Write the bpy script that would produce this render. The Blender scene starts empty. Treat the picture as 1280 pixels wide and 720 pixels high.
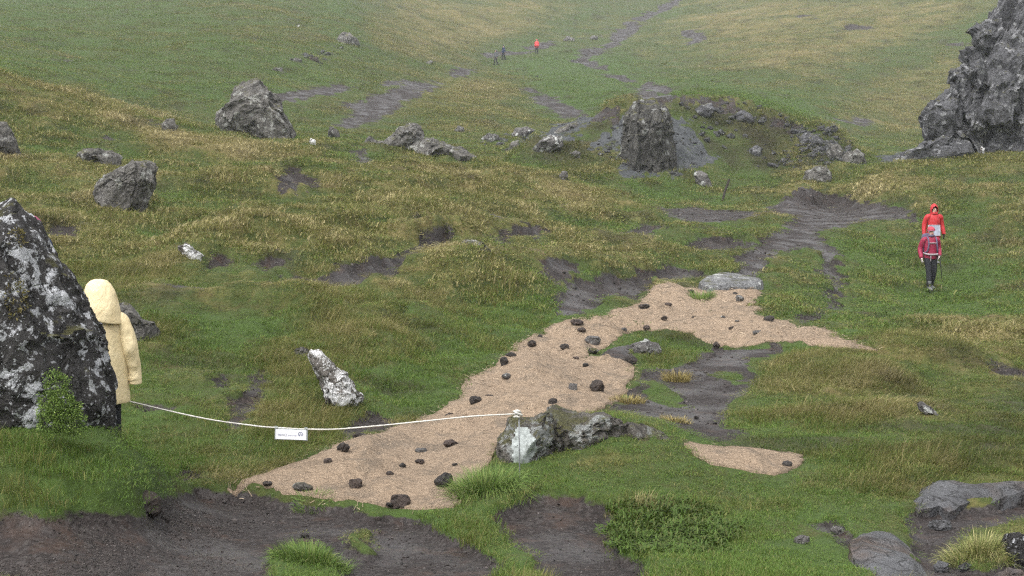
import bpy, bmesh, math, random
import numpy as np
from mathutils import Vector, Matrix
from mathutils.geometry import delaunay_2d_cdt

# ---------------------------------------------------------------- camera, sky, sun, exposure
SC = bpy.context.scene
COL = SC.collection
F = 1758.0; YH = 230.0                      # focal length and eye level in the photograph's 1280x720 pixels
PITCH = math.atan((360 - YH) / F)
cam = bpy.data.cameras.new("camera"); cam_o = bpy.data.objects.new("camera", cam); COL.objects.link(cam_o)
cam.sensor_width = 36.0; cam.lens = 36.0 * F / 1280.0
cam.clip_start = 0.1; cam.clip_end = 3000
cam_o.location = (0, 0, 0); cam_o.rotation_euler = (math.pi / 2 - PITCH, 0, 0)
SC.camera = cam_o
SUN_EL, SUN_AZ = math.radians(58), math.radians(212)
world = bpy.data.worlds.new("World"); SC.world = world; world.use_nodes = True
wn = world.node_tree; wn.nodes.clear()
sky = wn.nodes.new('ShaderNodeTexSky'); sky.sky_type = 'NISHITA'; sky.sun_disc = False
sky.sun_elevation = SUN_EL; sky.sun_rotation = SUN_AZ
sky.air_density = 1.0; sky.dust_density = 4.0; sky.ozone_density = 1.0
hs = wn.nodes.new('ShaderNodeHueSaturation'); hs.inputs['Saturation'].default_value = 0.12
bg = wn.nodes.new('ShaderNodeBackground'); bg.inputs['Strength'].default_value = 0.125
wo = wn.nodes.new('ShaderNodeOutputWorld')
wn.links.new(sky.outputs[0], hs.inputs['Color']); wn.links.new(hs.outputs[0], bg.inputs[0]); wn.links.new(bg.outputs[0], wo.inputs[0])
sl = bpy.data.lights.new("sun", 'SUN'); sl.energy = 0.6; sl.angle = math.radians(60); sl.color = (1.0, 0.96, 0.9)
so = bpy.data.objects.new("sun", sl); COL.objects.link(so)
so.rotation_euler = (math.pi / 2 - SUN_EL, 0, math.pi - SUN_AZ)   # light travels away from the viewer, from behind and left
SC.view_settings.view_transform = 'Standard'; SC.view_settings.look = 'None'
SC.view_settings.exposure = 1.52; SC.view_settings.gamma = 1.0; SC.view_settings.use_curve_mapping = False
SC.cycles.filter_width = 1.25; SC.cycles.max_bounces = 5; SC.cycles.diffuse_bounces = 2; SC.cycles.glossy_bounces = 2; SC.cycles.transmission_bounces = 3
SC.cycles.volume_bounces = 1; SC.cycles.transparent_max_bounces = 6
SC.cycles.use_denoising = False; SC.cycles.denoising_prefilter = 'ACCURATE'; SC.cycles.denoising_input_passes = 'RGB_ALBEDO_NORMAL'; SC.cycles.use_adaptive_sampling = True; SC.cycles.adaptive_threshold = 0.015; SC.cycles.caustics_reflective = False; SC.cycles.caustics_refractive = False

# ---------------------------------------------------------------- small helpers
rng = np.random.default_rng(7)
def tag(o, label=None, cat=None, group=None, kind=None):
    if label: o["label"] = label
    if cat: o["category"] = cat
    if group: o["group"] = group
    if kind: o["kind"] = kind
    return o
def empty(name, loc, rz=0.0):
    o = bpy.data.objects.new(name, None); COL.objects.link(o); o.location = loc; o.rotation_euler = (0, 0, rz)
    o.empty_display_size = 0.1
    return o
def fast_mesh(name, V, T, smooth=True):
    V = np.asarray(V, dtype=np.float32); T = np.asarray(T, dtype=np.int32)
    k = T.shape[1]
    m = bpy.data.meshes.new(name)
    m.vertices.add(len(V)); m.vertices.foreach_set("co", V.ravel())
    m.loops.add(T.size); m.loops.foreach_set("vertex_index", T.ravel())
    m.polygons.add(len(T)); m.polygons.foreach_set("loop_start", np.arange(0, T.size, k, dtype=np.int32))
    m.polygons.foreach_set("loop_total", np.full(len(T), k, dtype=np.int32))
    m.update(calc_edges=True); m.validate()
    m.polygons.foreach_set("use_smooth", np.full(len(m.polygons), smooth, dtype=bool))
    return m
def vattr(m, name, a, typ='FLOAT'):
    at = m.attributes.new(name, typ, 'POINT')
    at.data.foreach_set("value" if typ in ('FLOAT', 'INT') else "vector", np.ascontiguousarray(a, dtype=np.int32 if typ == 'INT' else np.float32).ravel())
def obj(name, mesh, mat=None, parent=None, loc=(0, 0, 0)):
    o = bpy.data.objects.new(name, mesh); COL.objects.link(o); o.location = loc
    if mat: mesh.materials.append(mat)
    if parent: o.parent = parent
    return o
def bm_obj(name, bm, mat=None, parent=None, loc=(0, 0, 0), smooth=True):
    m = bpy.data.meshes.new(name); bm.normal_update(); bm.to_mesh(m); bm.free()
    for p in m.polygons: p.use_smooth = smooth
    return obj(name, m, mat, parent, loc)

def _h(ix, iy, iz, seed):
    h = (ix.astype(np.int64) * 374761393 + iy.astype(np.int64) * 668265263 + iz.astype(np.int64) * 2147483647 + seed * 144269) & 0xffffffff
    h = ((h ^ (h >> 13)) * 1274126177) & 0xffffffff
    return ((h ^ (h >> 16)) & 0xffffff) / float(0xffffff)
def noise3(p, seed=0):
    p = np.asarray(p, float); i = np.floor(p); f = p - i; u = f * f * f * (f * (f * 6 - 15) + 10)
    i = i.astype(np.int64); r = 0
    for dx in (0, 1):
        wx = u[..., 0] if dx else 1 - u[..., 0]
        for dy in (0, 1):
            wy = u[..., 1] if dy else 1 - u[..., 1]
            for dz in (0, 1):
                wz = u[..., 2] if dz else 1 - u[..., 2]
                r = r + wx * wy * wz * _h(i[..., 0] + dx, i[..., 1] + dy, i[..., 2] + dz, seed)
    return r * 2 - 1
def noise2(x, y, seed=0):
    ix, iy = np.floor(x), np.floor(y); fx, fy = x - ix, y - iy
    u = fx * fx * fx * (fx * (fx * 6 - 15) + 10); v = fy * fy * fy * (fy * (fy * 6 - 15) + 10)
    ix = ix.astype(np.int64); iy = iy.astype(np.int64); z = np.zeros_like(ix)
    return ((_h(ix, iy, z, seed) * (1 - u) + _h(ix + 1, iy, z, seed) * u) * (1 - v) + (_h(ix, iy + 1, z, seed) * (1 - u) + _h(ix + 1, iy + 1, z, seed) * u) * v) * 2 - 1
def fbm2(x, y, seed=0, o=3):
    r = 0; a = 1; t = 0
    for k in range(o):
        r = r + a * noise2(x * 2 ** k + 17.3 * k, y * 2 ** k - 9.1 * k, seed + k); t += a; a *= 0.5
    return r / t
def fbm3(p, seed=0, o=4):
    r = 0; a = 1; t = 0
    for k in range(o): r = r + a * noise3(p * 2 ** k + 11.7 * k, seed + k); t += a; a *= 0.5
    return r / t
def sstep(a, b, x):
    t = np.clip((x - a) / (b - a), 0, 1); return t * t * (3 - 2 * t)

# ---------------------------------------------------------------- lie of the land
SP, CP = math.sin(PITCH), math.cos(PITCH)
def ray(px, py):
    px = np.asarray(px, float); py = np.asarray(py, float)
    return np.stack([(px - 640), F * CP - (py - 360) * SP, -F * SP - (py - 360) * CP], -1)
def at(px, py, D):
    d = ray(px, py); return d * (np.asarray(D, float) / d[..., 1])[..., None]
CTRL = [
 # foreground
 (-60,740,8),(50,700,8.3),(200,720,8.3),(300,700,8.8),(450,720,8.6),(650,715,8.8),(850,680,9.8),(1000,700,9.4),(1150,690,9.8),(1300,700,9.6),
 (0,645,9.0),(120,642,9.2),(200,640,9.9),(0,612,9.25),(80,622,9.3),(160,622,9.6),(0,560,10.1),(60,552,10.3),(120,555,10.5),(165,580,10.4),(210,615,10.6),
 (100,600,11.6),(140,605,12),(60,580,12.2),(-40,575,12),
 (200,590,12.2),(290,610,11.8),(350,600,12.1),(450,635,11),(560,630,11.2),(640,640,10.8),(700,660,10.2),(760,640,10.9),
 (450,560,13.4),(560,520,15.3),(620,470,18),(700,430,21.2),(740,480,17.6),(800,400,25),(830,360,31),(900,400,25.5),(950,360,31.5),(1000,420,23),(1090,438,21.5),
 (600,600,11.7),(660,560,12.6),(750,540,12.9),(830,550,12.9),(700,580,12.2),(800,590,12.0),(700,515,15.2),(800,505,15.8),(870,530,14.6),(900,560,13.3),(960,590,12.7),(900,620,11.7),(850,470,18.8),(950,480,17.9),(1000,560,13.6),(1000,500,16.6),
 (1050,600,12.3),(1130,620,11.5),(1200,590,12.6),(1280,590,12.5),(1200,650,10.7),(1280,640,11),(1100,560,13.6),(1200,550,14.2),(1280,530,15),(1250,480,18.5),(1150,450,20.8),(1100,500,16.8),
 # left hill
 (250,520,14.2),(350,480,15.8),(450,470,16.8),(500,480,16.6),(250,450,16.4),(250,400,18.8),(350,420,18.2),(450,400,20.3),(600,400,22.7),(180,430,17.0),(180,480,15.2),
 (330,366,21.3),(450,346,24),(540,320,27.5),(600,330,27),(650,300,32),(650,340,27.5),(700,330,30),(690,370,25.8),(760,310,35),(830,290,40),
 (300,320,25.2),(200,330,24.2),(100,320,24.4),(20,320,23.6),(150,255,31.5),(50,240,32),(300,260,32),(420,260,33.5),(500,250,37),(580,270,35.5),(650,260,39.5),(720,270,42),
 (50,180,41),(0,200,38),(150,190,42),(250,190,44),(350,200,44),(450,210,44),(550,220,46),
 (-60,70,50),(4,92,50),(100,118,50.5),(200,147,51),(300,163,51.5),(380,172,52),(450,178,52),(530,190,52),(600,203,51),(680,222,50),(740,240,48.5),(830,268,46),
 (0,116,62),(100,142,62),(200,170,62),(300,186,62),(400,196,63),(500,207,62),(600,219,60),
 (0,88,80),(100,112,80),(200,142,79),(300,158,79),(400,166,78),(500,184,76),(600,197,70),(640,205,64),(560,180,78),
 # far left and head of the valley
 (-60,30,115),(100,60,112),(100,0,165),(300,60,112),(300,0,165),(430,45,142),(420,0,190),(500,110,110),(560,90,138),(620,80,170),(600,140,96),(520,150,90),(670,66,180),(660,110,135),
 (740,70,182),(800,40,215),(850,0,262),(640,20,225),(720,30,225),(850,90,165),(540,20,205),(700,-40,290),(300,-50,220),(1000,-40,280),
 # the mound
 (660,222,56),(700,238,57),(800,240,57.5),(900,242,57.5),(980,240,58.5),(655,188,63),(700,170,65),(760,148,67),(800,125,68),(860,121,69),(920,126,69),(980,145,68),(1030,165,67),(1075,192,66),
 (750,207,61),(900,192,64),(980,204,64),(830,215,60.5),
 (800,158,84),(920,158,84),(1020,190,82),(700,184,82),(1080,205,80),(800,124,112),(920,124,112),(1050,178,98),(700,154,102),
 # far right
 (1000,110,142),(1000,50,182),(1000,0,232),(1100,130,137),(1100,50,182),(1100,0,217),(1200,60,172),(1230,0,205),(1060,168,108),(1150,150,130),(1300,100,150),(1300,20,190),
 # right slope
 (1000,241,57),(1050,217,60),(1100,200,62),(1150,192,63),(1280,187,62),(1340,180,62),(1100,216,78),(1200,210,80),(1280,205,80),(1280,250,50),(1200,225,55),
 (1000,258,53),(1000,284,45.5),(960,320,37),(900,262,52),(850,300,39),(1040,258,56),(1100,245,54),(1100,290,44.5),(1200,290,45),(1163,362,37.5),(1163,332,41),(1250,330,39.5),(1050,380,32),(1020,340,36),(1100,405,28.5),(1250,420,26.5),(880,345,33),
]
_c = np.array(CTRL, float); _w = at(_c[:, 0], _c[:, 1], _c[:, 2])
_th = np.arctan2(_w[:, 0], _w[:, 1]); _r = np.hypot(_w[:, 0], _w[:, 1]); _e = _w[:, 2] / _r
KT, CS = 3.2, 0.05
def _phi(a, b): return np.sqrt((a[:, None, 0] - b[None, :, 0]) ** 2 + (a[:, None, 1] - b[None, :, 1]) ** 2 + CS * CS)
_q = np.stack([_th * KT, np.log(_r)], -1)
_A = _phi(_q, _q) - 0.004 * np.eye(len(_q)); n_ = len(_q)
_M = np.zeros((n_ + 1, n_ + 1)); _M[:n_, :n_] = _A; _M[:n_, n_] = 1; _M[n_, :n_] = 1
_sol = np.linalg.solve(_M, np.append(_e, 0))
def base_z_polar(th, r):
    q = np.stack([np.clip(th, -0.5, 0.5) * KT, np.log(np.clip(r, 7.0, 300.0))], -1).reshape(-1, 2)
    out = np.empty(len(q))
    for k in range(0, len(q), 60000):
        out[k:k + 60000] = _phi(q[k:k + 60000], _q) @ _sol[:n_] + _sol[n_]
    e = out.reshape(np.shape(th))
    return np.where(r < 7, e * 7 + (7 - r) * 0.05, e * r + np.maximum(r - 300, 0) * 0.02)
TH = np.concatenate([-np.linspace(math.pi, 0.46, 40)[:-1], np.linspace(-0.46, 0.46, 560), np.linspace(0.46, math.pi, 40)[1:]])
LR = np.concatenate([np.linspace(math.log(1.2), math.log(6.5), 40)[:-1], np.linspace(math.log(6.5), math.log(300), 800), np.linspace(math.log(300), math.log(480), 20)[1:]])
TG, LG = np.meshgrid(TH, LR, indexing='ij'); RG = np.exp(LG); XG = RG * np.sin(TG); YG = RG * np.cos(TG)
ZB = base_z_polar(TG, RG)
def bil(G, x, y):
    th = np.arctan2(x, y); lr = np.log(np.maximum(np.hypot(x, y), 1.21))
    a = np.interp(th, TH, np.arange(len(TH))); b = np.interp(lr, LR, np.arange(len(LR)))
    i = np.clip(a.astype(int), 0, len(TH) - 2); j = np.clip(b.astype(int), 0, len(LR) - 2); u = a - i; v = b - j
    return (G[i, j] * (1 - u) + G[i + 1, j] * u) * (1 - v) + (G[i, j + 1] * (1 - u) + G[i + 1, j + 1] * u) * v
_steps = np.exp(np.linspace(math.log(5.5), math.log(440), 1500))
def hit(G, px, py):
    """where sight lines through photo pixels meet the ground -> (n,3)"""
    px = np.atleast_1d(np.asarray(px, float)); py = np.atleast_1d(np.asarray(py, float)); out = np.empty((len(px), 3))
    for k in range(len(px)):
        d = ray(px[k], py[k]); d = d / d[1]; P = d[None] * _steps[:, None]
        g = bil(G, P[:, 0], P[:, 1]); below = np.nonzero(P[:, 2] < g)[0]
        if len(below) == 0: out[k] = d * 430; continue
        i = max(below[0], 1); a = P[i - 1, 2] - g[i - 1]; b = P[i, 2] - g[i]; t = a / (a - b + 1e-9)
        out[k] = d * (_steps[i - 1] + (_steps[i] - _steps[i - 1]) * np.clip(t, 0, 1))
    return out
def dens(poly, n=6):
    out = []
    for (a, b) in zip(poly, poly[1:] + poly[:1]):
        for k in range(n): out.append((a[0] + (b[0] - a[0]) * k / n, a[1] + (b[1] - a[1]) * k / n))
    return out
def ground_poly(poly, n=4):
    p = np.array(dens(list(poly), n)); return hit(ZB, p[:, 0], p[:, 1])[:, :2]
def sdist(P, x, y):
    """signed distance to a closed polygon, positive inside"""
    d2 = np.full(x.shape, 1e9); ins = np.zeros(x.shape, bool)
    for (ax, ay), (bx, by) in zip(P, np.roll(P, -1, 0)):
        ex, ey = bx - ax, by - ay; L = ex * ex + ey * ey + 1e-12
        t = np.clip(((x - ax) * ex + (y - ay) * ey) / L, 0, 1)
        d2 = np.minimum(d2, (x - ax - t * ex) ** 2 + (y - ay - t * ey) ** 2)
        c = (ay > y) != (by > y)
        ins ^= c & (x < (bx - ax) * (y - ay) / (by - ay + (1e-12 if by == ay else 0)) + ax)
    d = np.sqrt(d2); return np.where(ins, d, -d)
def weight(poly, x, y, soft, n=3, thick=None, world=False):
    """0..1 cover of a patch of ground whose outline is given by sight lines; soft in metres"""
    P = np.asarray(poly, float) if world else ground_poly(poly, n)
    lo = P.min(0) - 3 * soft; hi = P.max(0) + 3 * soft
    m = (x > lo[0]) & (x < hi[0]) & (y > lo[1]) & (y < hi[1]); w = np.zeros(x.shape)
    if m.any(): w[m] = sstep(-soft, soft, sdist(P, x[m], y[m]))
    return w
# wavy coordinates so no outline is clean
_wa = 0.055 * np.clip(RG / 12, 0.5, 9)
_s = 1 / np.clip(RG / 12, 0.6, 8)
XW = XG + _wa * (noise2(XG * 1.9, YG * 1.9, 3) + 0.9 * noise2(XG * 5.3, YG * 5.3, 4) * (RG < 70)) * 1.3
YW = YG + 1.6 * _wa * (noise2(XG * 1.9, YG * 1.9, 5) + 0.9 * noise2(XG * 5.3, YG * 5.3, 6) * (RG < 70)) * 1.3

MUD = [  # (outline, softness m, depth m)
 ([(-60,626),(0,627),(40,633),(100,634),(160,630),(205,622),(225,611),(245,604),(275,610),(330,614),(400,622),(440,628),(505,634),(535,650),(575,664),(600,676),(622,700),(640,760),(-60,760)],0.07,0.12),
 ([(618,640),(640,624),(690,615),(740,625),(772,640),(765,655),(775,680),(805,700),(812,760),(700,760),(668,700),(640,670)],0.08,0.10),
 ([(795,462),(850,450),(880,443),(900,431),(950,431),(978,424),(960,440),(930,450),(945,470),(935,490),(905,500),(910,520),(945,538),(900,546),(850,536),(830,522),(800,520),(765,510),(790,478)],0.12,0.06),
 ([(722,450),(745,441),(760,429),(790,420),(800,436),(790,450),(760,449)],0.1,0.05),
 ([(690,366),(720,353),(760,349),(800,340),(850,332),(875,338),(882,352),(830,354),(815,360),(800,372),(770,369),(745,378),(730,394),(710,404),(698,385)],0.2,0.09),
 ([(870,352),(905,345),(922,334),(928,314),(955,291),(1000,282),(1025,289),(1030,299),(1010,312),(985,316),(965,325),(957,342),(950,356),(930,350)],0.2,0.09),
 ([(1008,302),(1030,297),(1050,320),(1057,350),(1054,375),(1037,396),(1015,409),(985,406),(990,396),(1015,388),(1030,370),(1030,345),(1024,322)],0.2,0.08),
 ([(950,260),(985,248),(1020,245),(1060,250),(1110,257),(1152,268),(1140,277),(1080,275),(1040,284),(1010,289),(985,291),(972,280),(990,272)],0.35,0.06),
 ([(800,258),(860,256),(900,260),(960,264),(960,272),(900,274),(840,271)],0.5,0.1),
 ([(210,371),(280,363),(330,358),(400,348),(450,336),(500,320),(540,308),(574,303),(574,317),(545,325),(500,339),(455,355),(400,367),(330,375),(220,380)],0.12,0.02),
 ([(612,298),(680,283),(690,293),(620,309)],0.2,0.12),
 ([(675,341),(700,336),(725,338),(715,352),(690,358),(676,352)],0.2,0.08),
 ([(755,294),(800,281),(836,277),(832,293),(800,303),(760,302)],0.3,0.16),
 ([(858,303),(880,297),(925,300),(932,308),(885,314),(862,312)],0.25,0.2),
 ([(340,330),(352,322),(370,328),(360,336)],0.2,0.15),([(500,292),(520,285),(540,290),(520,297)],0.3,0.12),
 ([(310,458),(336,462),(332,490),(320,515),(292,538),(280,528),(300,495)],0.1,0.05),
 ([(434,520),(470,513),(510,524),(480,541),(440,552)],0.08,0.06),
 ([(1135,640),(1160,622),(1200,630),(1280,606),(1340,606),(1340,650),(1235,652),(1205,664),(1196,690),(1230,694),(1340,690),(1340,770),(1165,770),(1140,700),(1128,668)],0.08,0.12),
 ([(1020,655),(1045,650),(1060,664),(1062,690),(1040,675)],0.08,0.04),
 ([(1230,462),(1260,466),(1300,466),(1300,476),(1255,476)],0.3,0.05),
 ([(205,585),(235,588),(260,594),(258,600),(225,600)],0.1,0.05),([(170,498),(190,505),(215,515),(205,522),(180,518)],0.12,0.05),
 ([(505,392),(520,392),(510,402)],0.1,0.1),([(440,185),(463,185),(468,200),(448,210),(440,200)],0.4,0.15),
 # shallow peaty hollows
 ([(300,345),(330,336),(360,340),(330,348)],0.2,0.06),([(245,340),(270,333),(295,338),(262,345)],0.2,0.06),([(60,300),(85,296),(100,304),(75,309)],0.2,0.06),([(600,282),(625,276),(650,280),(620,287)],0.3,0.06),([(335,240),(370,234),(400,240),(360,247)],0.4,0.06),([(675,318),(705,312),(730,318),(700,326)],0.3,0.2),([(685,262),(705,258),(715,264),(695,268)],0.4,0.06),([(330,226),(350,222),(356,228)],0.4,0.06),([(625,225),(640,222),(648,228)],0.4,0.06),([(395,260),(415,256),(430,262),(410,266)],0.3,0.06),([(465,335),(475,330),(482,336)],0.2,0.06),([(265,468),(278,466),(280,478),(268,480)],0.1,0.06),([(108,172),(130,168),(140,176),(120,180)],0.4,0.06),([(175,150),(195,147),(200,152),(182,155)],0.5,0.06),
 ([(735,150),(782,141),(786,147),(740,158)],0.3,0.3),([(850,127),(900,126),(940,134),(932,141),(895,135),(852,134)],0.3,0.35),([(960,146),(1010,160),(1004,166),(958,152)],0.3,0.3),
 # far
 ([(335,120),(380,110),(430,103),(445,109),(390,122),(345,126)],0.9,0.1),([(420,152),(465,128),(515,102),(560,88),(602,81),(602,88),(548,108),(492,138),(438,161)],1.0,0.15),([(425,131),(480,118),(492,124),(440,139)],0.8,0.1),([(470,104),(520,96),(524,101),(478,110)],0.8,0.1),
 ([(712,72),(745,56),(790,20),(830,2),(850,-8),(848,4),(815,20),(780,52),(735,75),(716,80)],1.6,0.2),
 ([(712,68),(735,72),(760,86),(800,99),(840,108),(845,116),(810,112),(770,98),(735,86),(712,74)],0.8,0.5),
 ([(790,108),(840,112),(850,124),(830,130),(790,124)],1.0,0.2),
 ([(650,112),(690,118),(730,138),(745,146),(700,140),(660,122)],1.0,0.1),
 ([(600,66),(650,56),(700,48),(760,42),(760,48),(700,56),(650,66),(605,74)],1.2,0.1),
 ([(1048,36),(1060,30),(1090,31),(1097,37)],0.6,0.5),([(990,18),(1030,14),(1034,18),(1000,22)],0.6,0.3),([(1020,22),(1036,21),(1034,25)],0.5,0.3),
 ([(1180,54),(1215,50),(1215,54),(1185,58)],0.5,0.3),([(850,40),(880,36),(885,50),(860,60)],1.0,0.2),
 ([(84,70),(100,72),(102,76),(88,77)],0.5,0.2),([(1030,150),(1090,147),(1085,160),(1040,165)],2.0,0.0),
]
GRASSBACK = [  # grass that has crept back over bare ground
 ([(-60,716),(0,716),(30,722),(70,730),(95,738),(100,790),(-60,790)],0.12),
 ([(332,702),(350,682),(385,668),(410,675),(419,695),(424,735),(345,735)],0.05),
 ([(436,654),(452,656),(478,682),(466,686)],0.05),
 ([(802,470),(840,488),(852,503),(826,502),(806,490)],0.1),([(890,456),(925,462),(930,478),(905,478)],0.15),([(905,520),(950,505),(945,530),(915,534)],0.1),
 ([(1196,692),(1200,668),(1230,654),(1300,646),(1300,660),(1250,682),(1228,697)],0.06),
 ([(735,388),(760,373),(800,370),(782,384),(748,392)],0.15),
 ([(780,422),(800,414),(840,412),(862,418),(885,428),(868,440),(850,452),(810,448),(795,446)],0.1),
 ([(972,318),(1000,317),(1022,326),(1030,350),(1026,372),(1010,386),(985,394),(955,392),(945,378),(952,358)],0.15),
 ([(368,608),(400,606),(412,618),(405,624),(378,622)],0.05),
]
mud = np.zeros(XG.shape); dig = np.zeros(XG.shape)
for P, s, d in MUD:
    w = weight(P, XW, YW, s); mud = np.maximum(mud, w); dig = np.maximum(dig, w * d)
for P, s in GRASSBACK:
    w = weight(P, XW, YW, s); mud *= 1 - w; dig *= 1 - w * 0.85
mud *= np.clip(1.5 + 0.85 * noise2(XG * 2.3 * _s, YG * 2.3 * _s, 21), 0.0, 1)
mud *= np.where(RG > 78, np.clip(1.1 + 1.7 * fbm2(XG * 0.25, YG * 0.22, 22, 3), 0, 1), 1.0)
scree = np.zeros(XG.shape)
for P, s in [([(738,188),(748,170),(766,152),(786,141),(800,150),(800,224),(772,214),(752,200)],0.5),([(828,138),(850,150),(875,170),(898,196),(876,214),(842,220),(800,222)],0.5),
             ([(1100,196),(1150,186),(1190,180),(1180,192),(1140,198),(1105,204)],0.5),([(640,172),(690,160),(740,148),(750,156),(700,178),(660,186)],0.4)]:
    scree = np.maximum(scree, weight(P, XW, YW, s))
scree *= np.clip(0.95 + 0.6 * noise2(XG * 0.9, YG * 0.9, 33), 0, 1)
# straw-coloured (+) and lush green (-) zones
dry = 0.315 + 0.0 * XG
for P, s, a in [([(-200,-40),(420,-40),(420,80),(380,160),(300,150),(200,138),(100,108),(-60,80)],5,-0.16),([(620,150),(700,60),(850,80),(960,95),(1060,150),(1000,150),(900,122),(800,122),(700,150)],5,-0.2),([(-50,85),(100,110),(200,140),(200,165),(90,150),(-50,130)],2,0.35),([(150,160),(260,168),(400,200),(440,225),(330,215),(180,190)],2,0.35),
  ([(480,205),(600,215),(700,230),(800,262),(720,270),(560,250)],2,0.22),([(340,460),(380,415),(470,420),(455,520),(380,530)],1,0.12),
  ([(1080,460),(1200,470),(1260,500),(1200,580),(1110,570),(1060,500)],1.5,0.28),([(1130,380),(1290,390),(1290,450),(1180,440)],2,0.2),
  ([(480,0),(700,0),(680,40),(560,75),(470,60)],8,0.32),([(880,0),(1240,0),(1200,170),(1060,165),(960,110),(850,30)],8,0.26),([(510,105),(660,95),(700,150),(560,165)],4,0.3),
  ([(200,0),(420,0),(420,80),(330,60)],6,0.15),([(0,270),(100,270),(110,340),(30,330)],1.5,0.15),([(560,330),(720,300),(700,360),(600,372)],2,0.16),
  ([(470,400),(580,380),(700,380),(640,440),(580,490),(500,520),(480,460)],1.5,-0.36),([(-50,545),(200,560),(240,610),(160,640),(-50,630)],0.4,-0.5),
  ([(560,590),(620,560),(720,580),(860,590),(900,640),(760,620),(600,650)],0.5,-0.18),([(1040,300),(1150,290),(1280,330),(1250,380),(1050,430)],2,-0.20),
  ([(880,540),(1050,560),(1130,640),(1060,660),(900,660)],0.6,-0.15),([(490,636),(600,640),(670,700),(640,740),(560,690)],0.3,-0.45),([(780,690),(900,660),(1070,670),(1090,740),(780,740)],0.4,-0.4),([(330,660),(430,660),(440,740),(320,740)],0.3,-0.4),([(180,390),(320,385),(420,410),(330,430),(200,425)],1,-0.2),
  ([(920,120),(1000,110),(1100,60),(1240,20),(1240,45),(1120,90),(1010,140)],5,-0.3),([(400,0),(450,0),(470,70),(430,80)],3,-0.22),([(590,60),(720,20),(700,40),(620,80)],4,-0.22),
  ([(640,80),(780,60),(800,110),(700,130),(640,110)],4,-0.2),([(260,540),(420,545),(380,580),(250,590)],0.6,-0.15),([(640,235),(900,225),(1000,245),(800,255)],2,-0.12)]:
    dry += a * weight(P, XG, YG, s, 2)
dry += 0.24 * fbm2(XG * 0.55 * np.minimum(1, 60 / RG + 0.3), YG * 0.55, 41, 3) + 0.16 * noise2(XG * 2.4, YG * 2.4, 45) * (RG < 60) + 0.10 * fbm2(XG * 0.07, YG * 0.07, 47, 2)
dry = np.clip(dry, 0, 1)
dark = weight([(1170,590),(1200,545),(1235,510),(1290,485),(1290,575),(1230,590)], XW, YW, 0.6) * 0.9
dark = np.maximum(dark, 0.55 * sstep(0.25, 0.6, fbm2(XG * 0.8, YG * 0.8, 51, 3)) * (RG > 13))
dark = np.maximum(dark, weight([(850,130),(900,133),(960,145),(1040,170),(1078,192),(1000,215),(900,205),(870,165)], XW, YW, 1.0) * np.clip(0.62 + 1.2 * fbm2(XG * 0.7, YG * 0.7, 53, 3), 0, 0.95))
dark = np.maximum(dark, weight([(648,188),(690,166),(740,148),(790,128),(850,126),(870,150),(800,180),(740,205),(690,215)], XW, YW, 1.0) * np.clip(0.35 + 1.2 * fbm2(XG * 0.7, YG * 0.7, 54, 3), 0, 0.8))
herb = weight([(770,640),(830,632),(880,645),(905,668),(885,688),(840,696),(790,690),(768,665)], XW, YW, 0.12)
# relief: lumps, terraces, bare ground cut below the turf
lump = np.clip((RG - 11) / 10, 0.25, 1)
fade = lambda lam: np.clip(1.6 - RG * 0.0048 * 3 / lam, 0, 1)
Z = ZB - dig
tur = 1 - mud
Z += tur * lump * (0.25 * fbm2(XG * 0.9, YG * 0.9, 61, 2) * fade(1.1) + 0.09 * noise2(XG * 0.33, YG * 0.33, 63) + 0.09 * np.abs(noise2(XG * 2.6, YG * 2.6, 65)) * fade(0.4))
Z += np.clip((RG - 60) / 60, 0, 1) * (0.55 * fbm2(XG * 0.11, YG * 0.11, 67, 3) + 0.25 * noise2(XG * 0.35, YG * 0.35, 68))
Z += mud * (0.020 * fbm2(XG * 3.1, YG * 3.1, 71, 3) * fade(0.3) + 0.02 * np.abs(noise2(XG * 7, YG * 7, 73)) * fade(0.14))
Z += scree * 0.10 * fbm2(XG * 2.0, YG * 2.0, 75, 2)
ter = ZB / 0.55 + 1.5 * fbm2(XG * 0.16, YG * 0.16, 77, 2); fr = ter - np.floor(ter)
hill = weight([(-200,180),(0,150),(300,180),(560,205),(740,245),(830,275),(800,300),(690,345),(600,380),(450,420),(300,440),(180,400),(-200,330)], XG, YG, 3.0)
Z += tur * hill * 0.26 * (sstep(0.0, 0.28, fr) - fr) * fade(1.6) * np.clip(0.6 + 1.2 * noise2(XG * 0.25, YG * 0.25, 78), 0.1, 1.3)
Z += 0.11 * weight([(-300,540),(60,540),(150,560),(200,590),(216,606),(190,613),(160,618),(120,622),(60,622),(0,616),(-300,612)], XW, YW, 0.06) * tur
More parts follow.
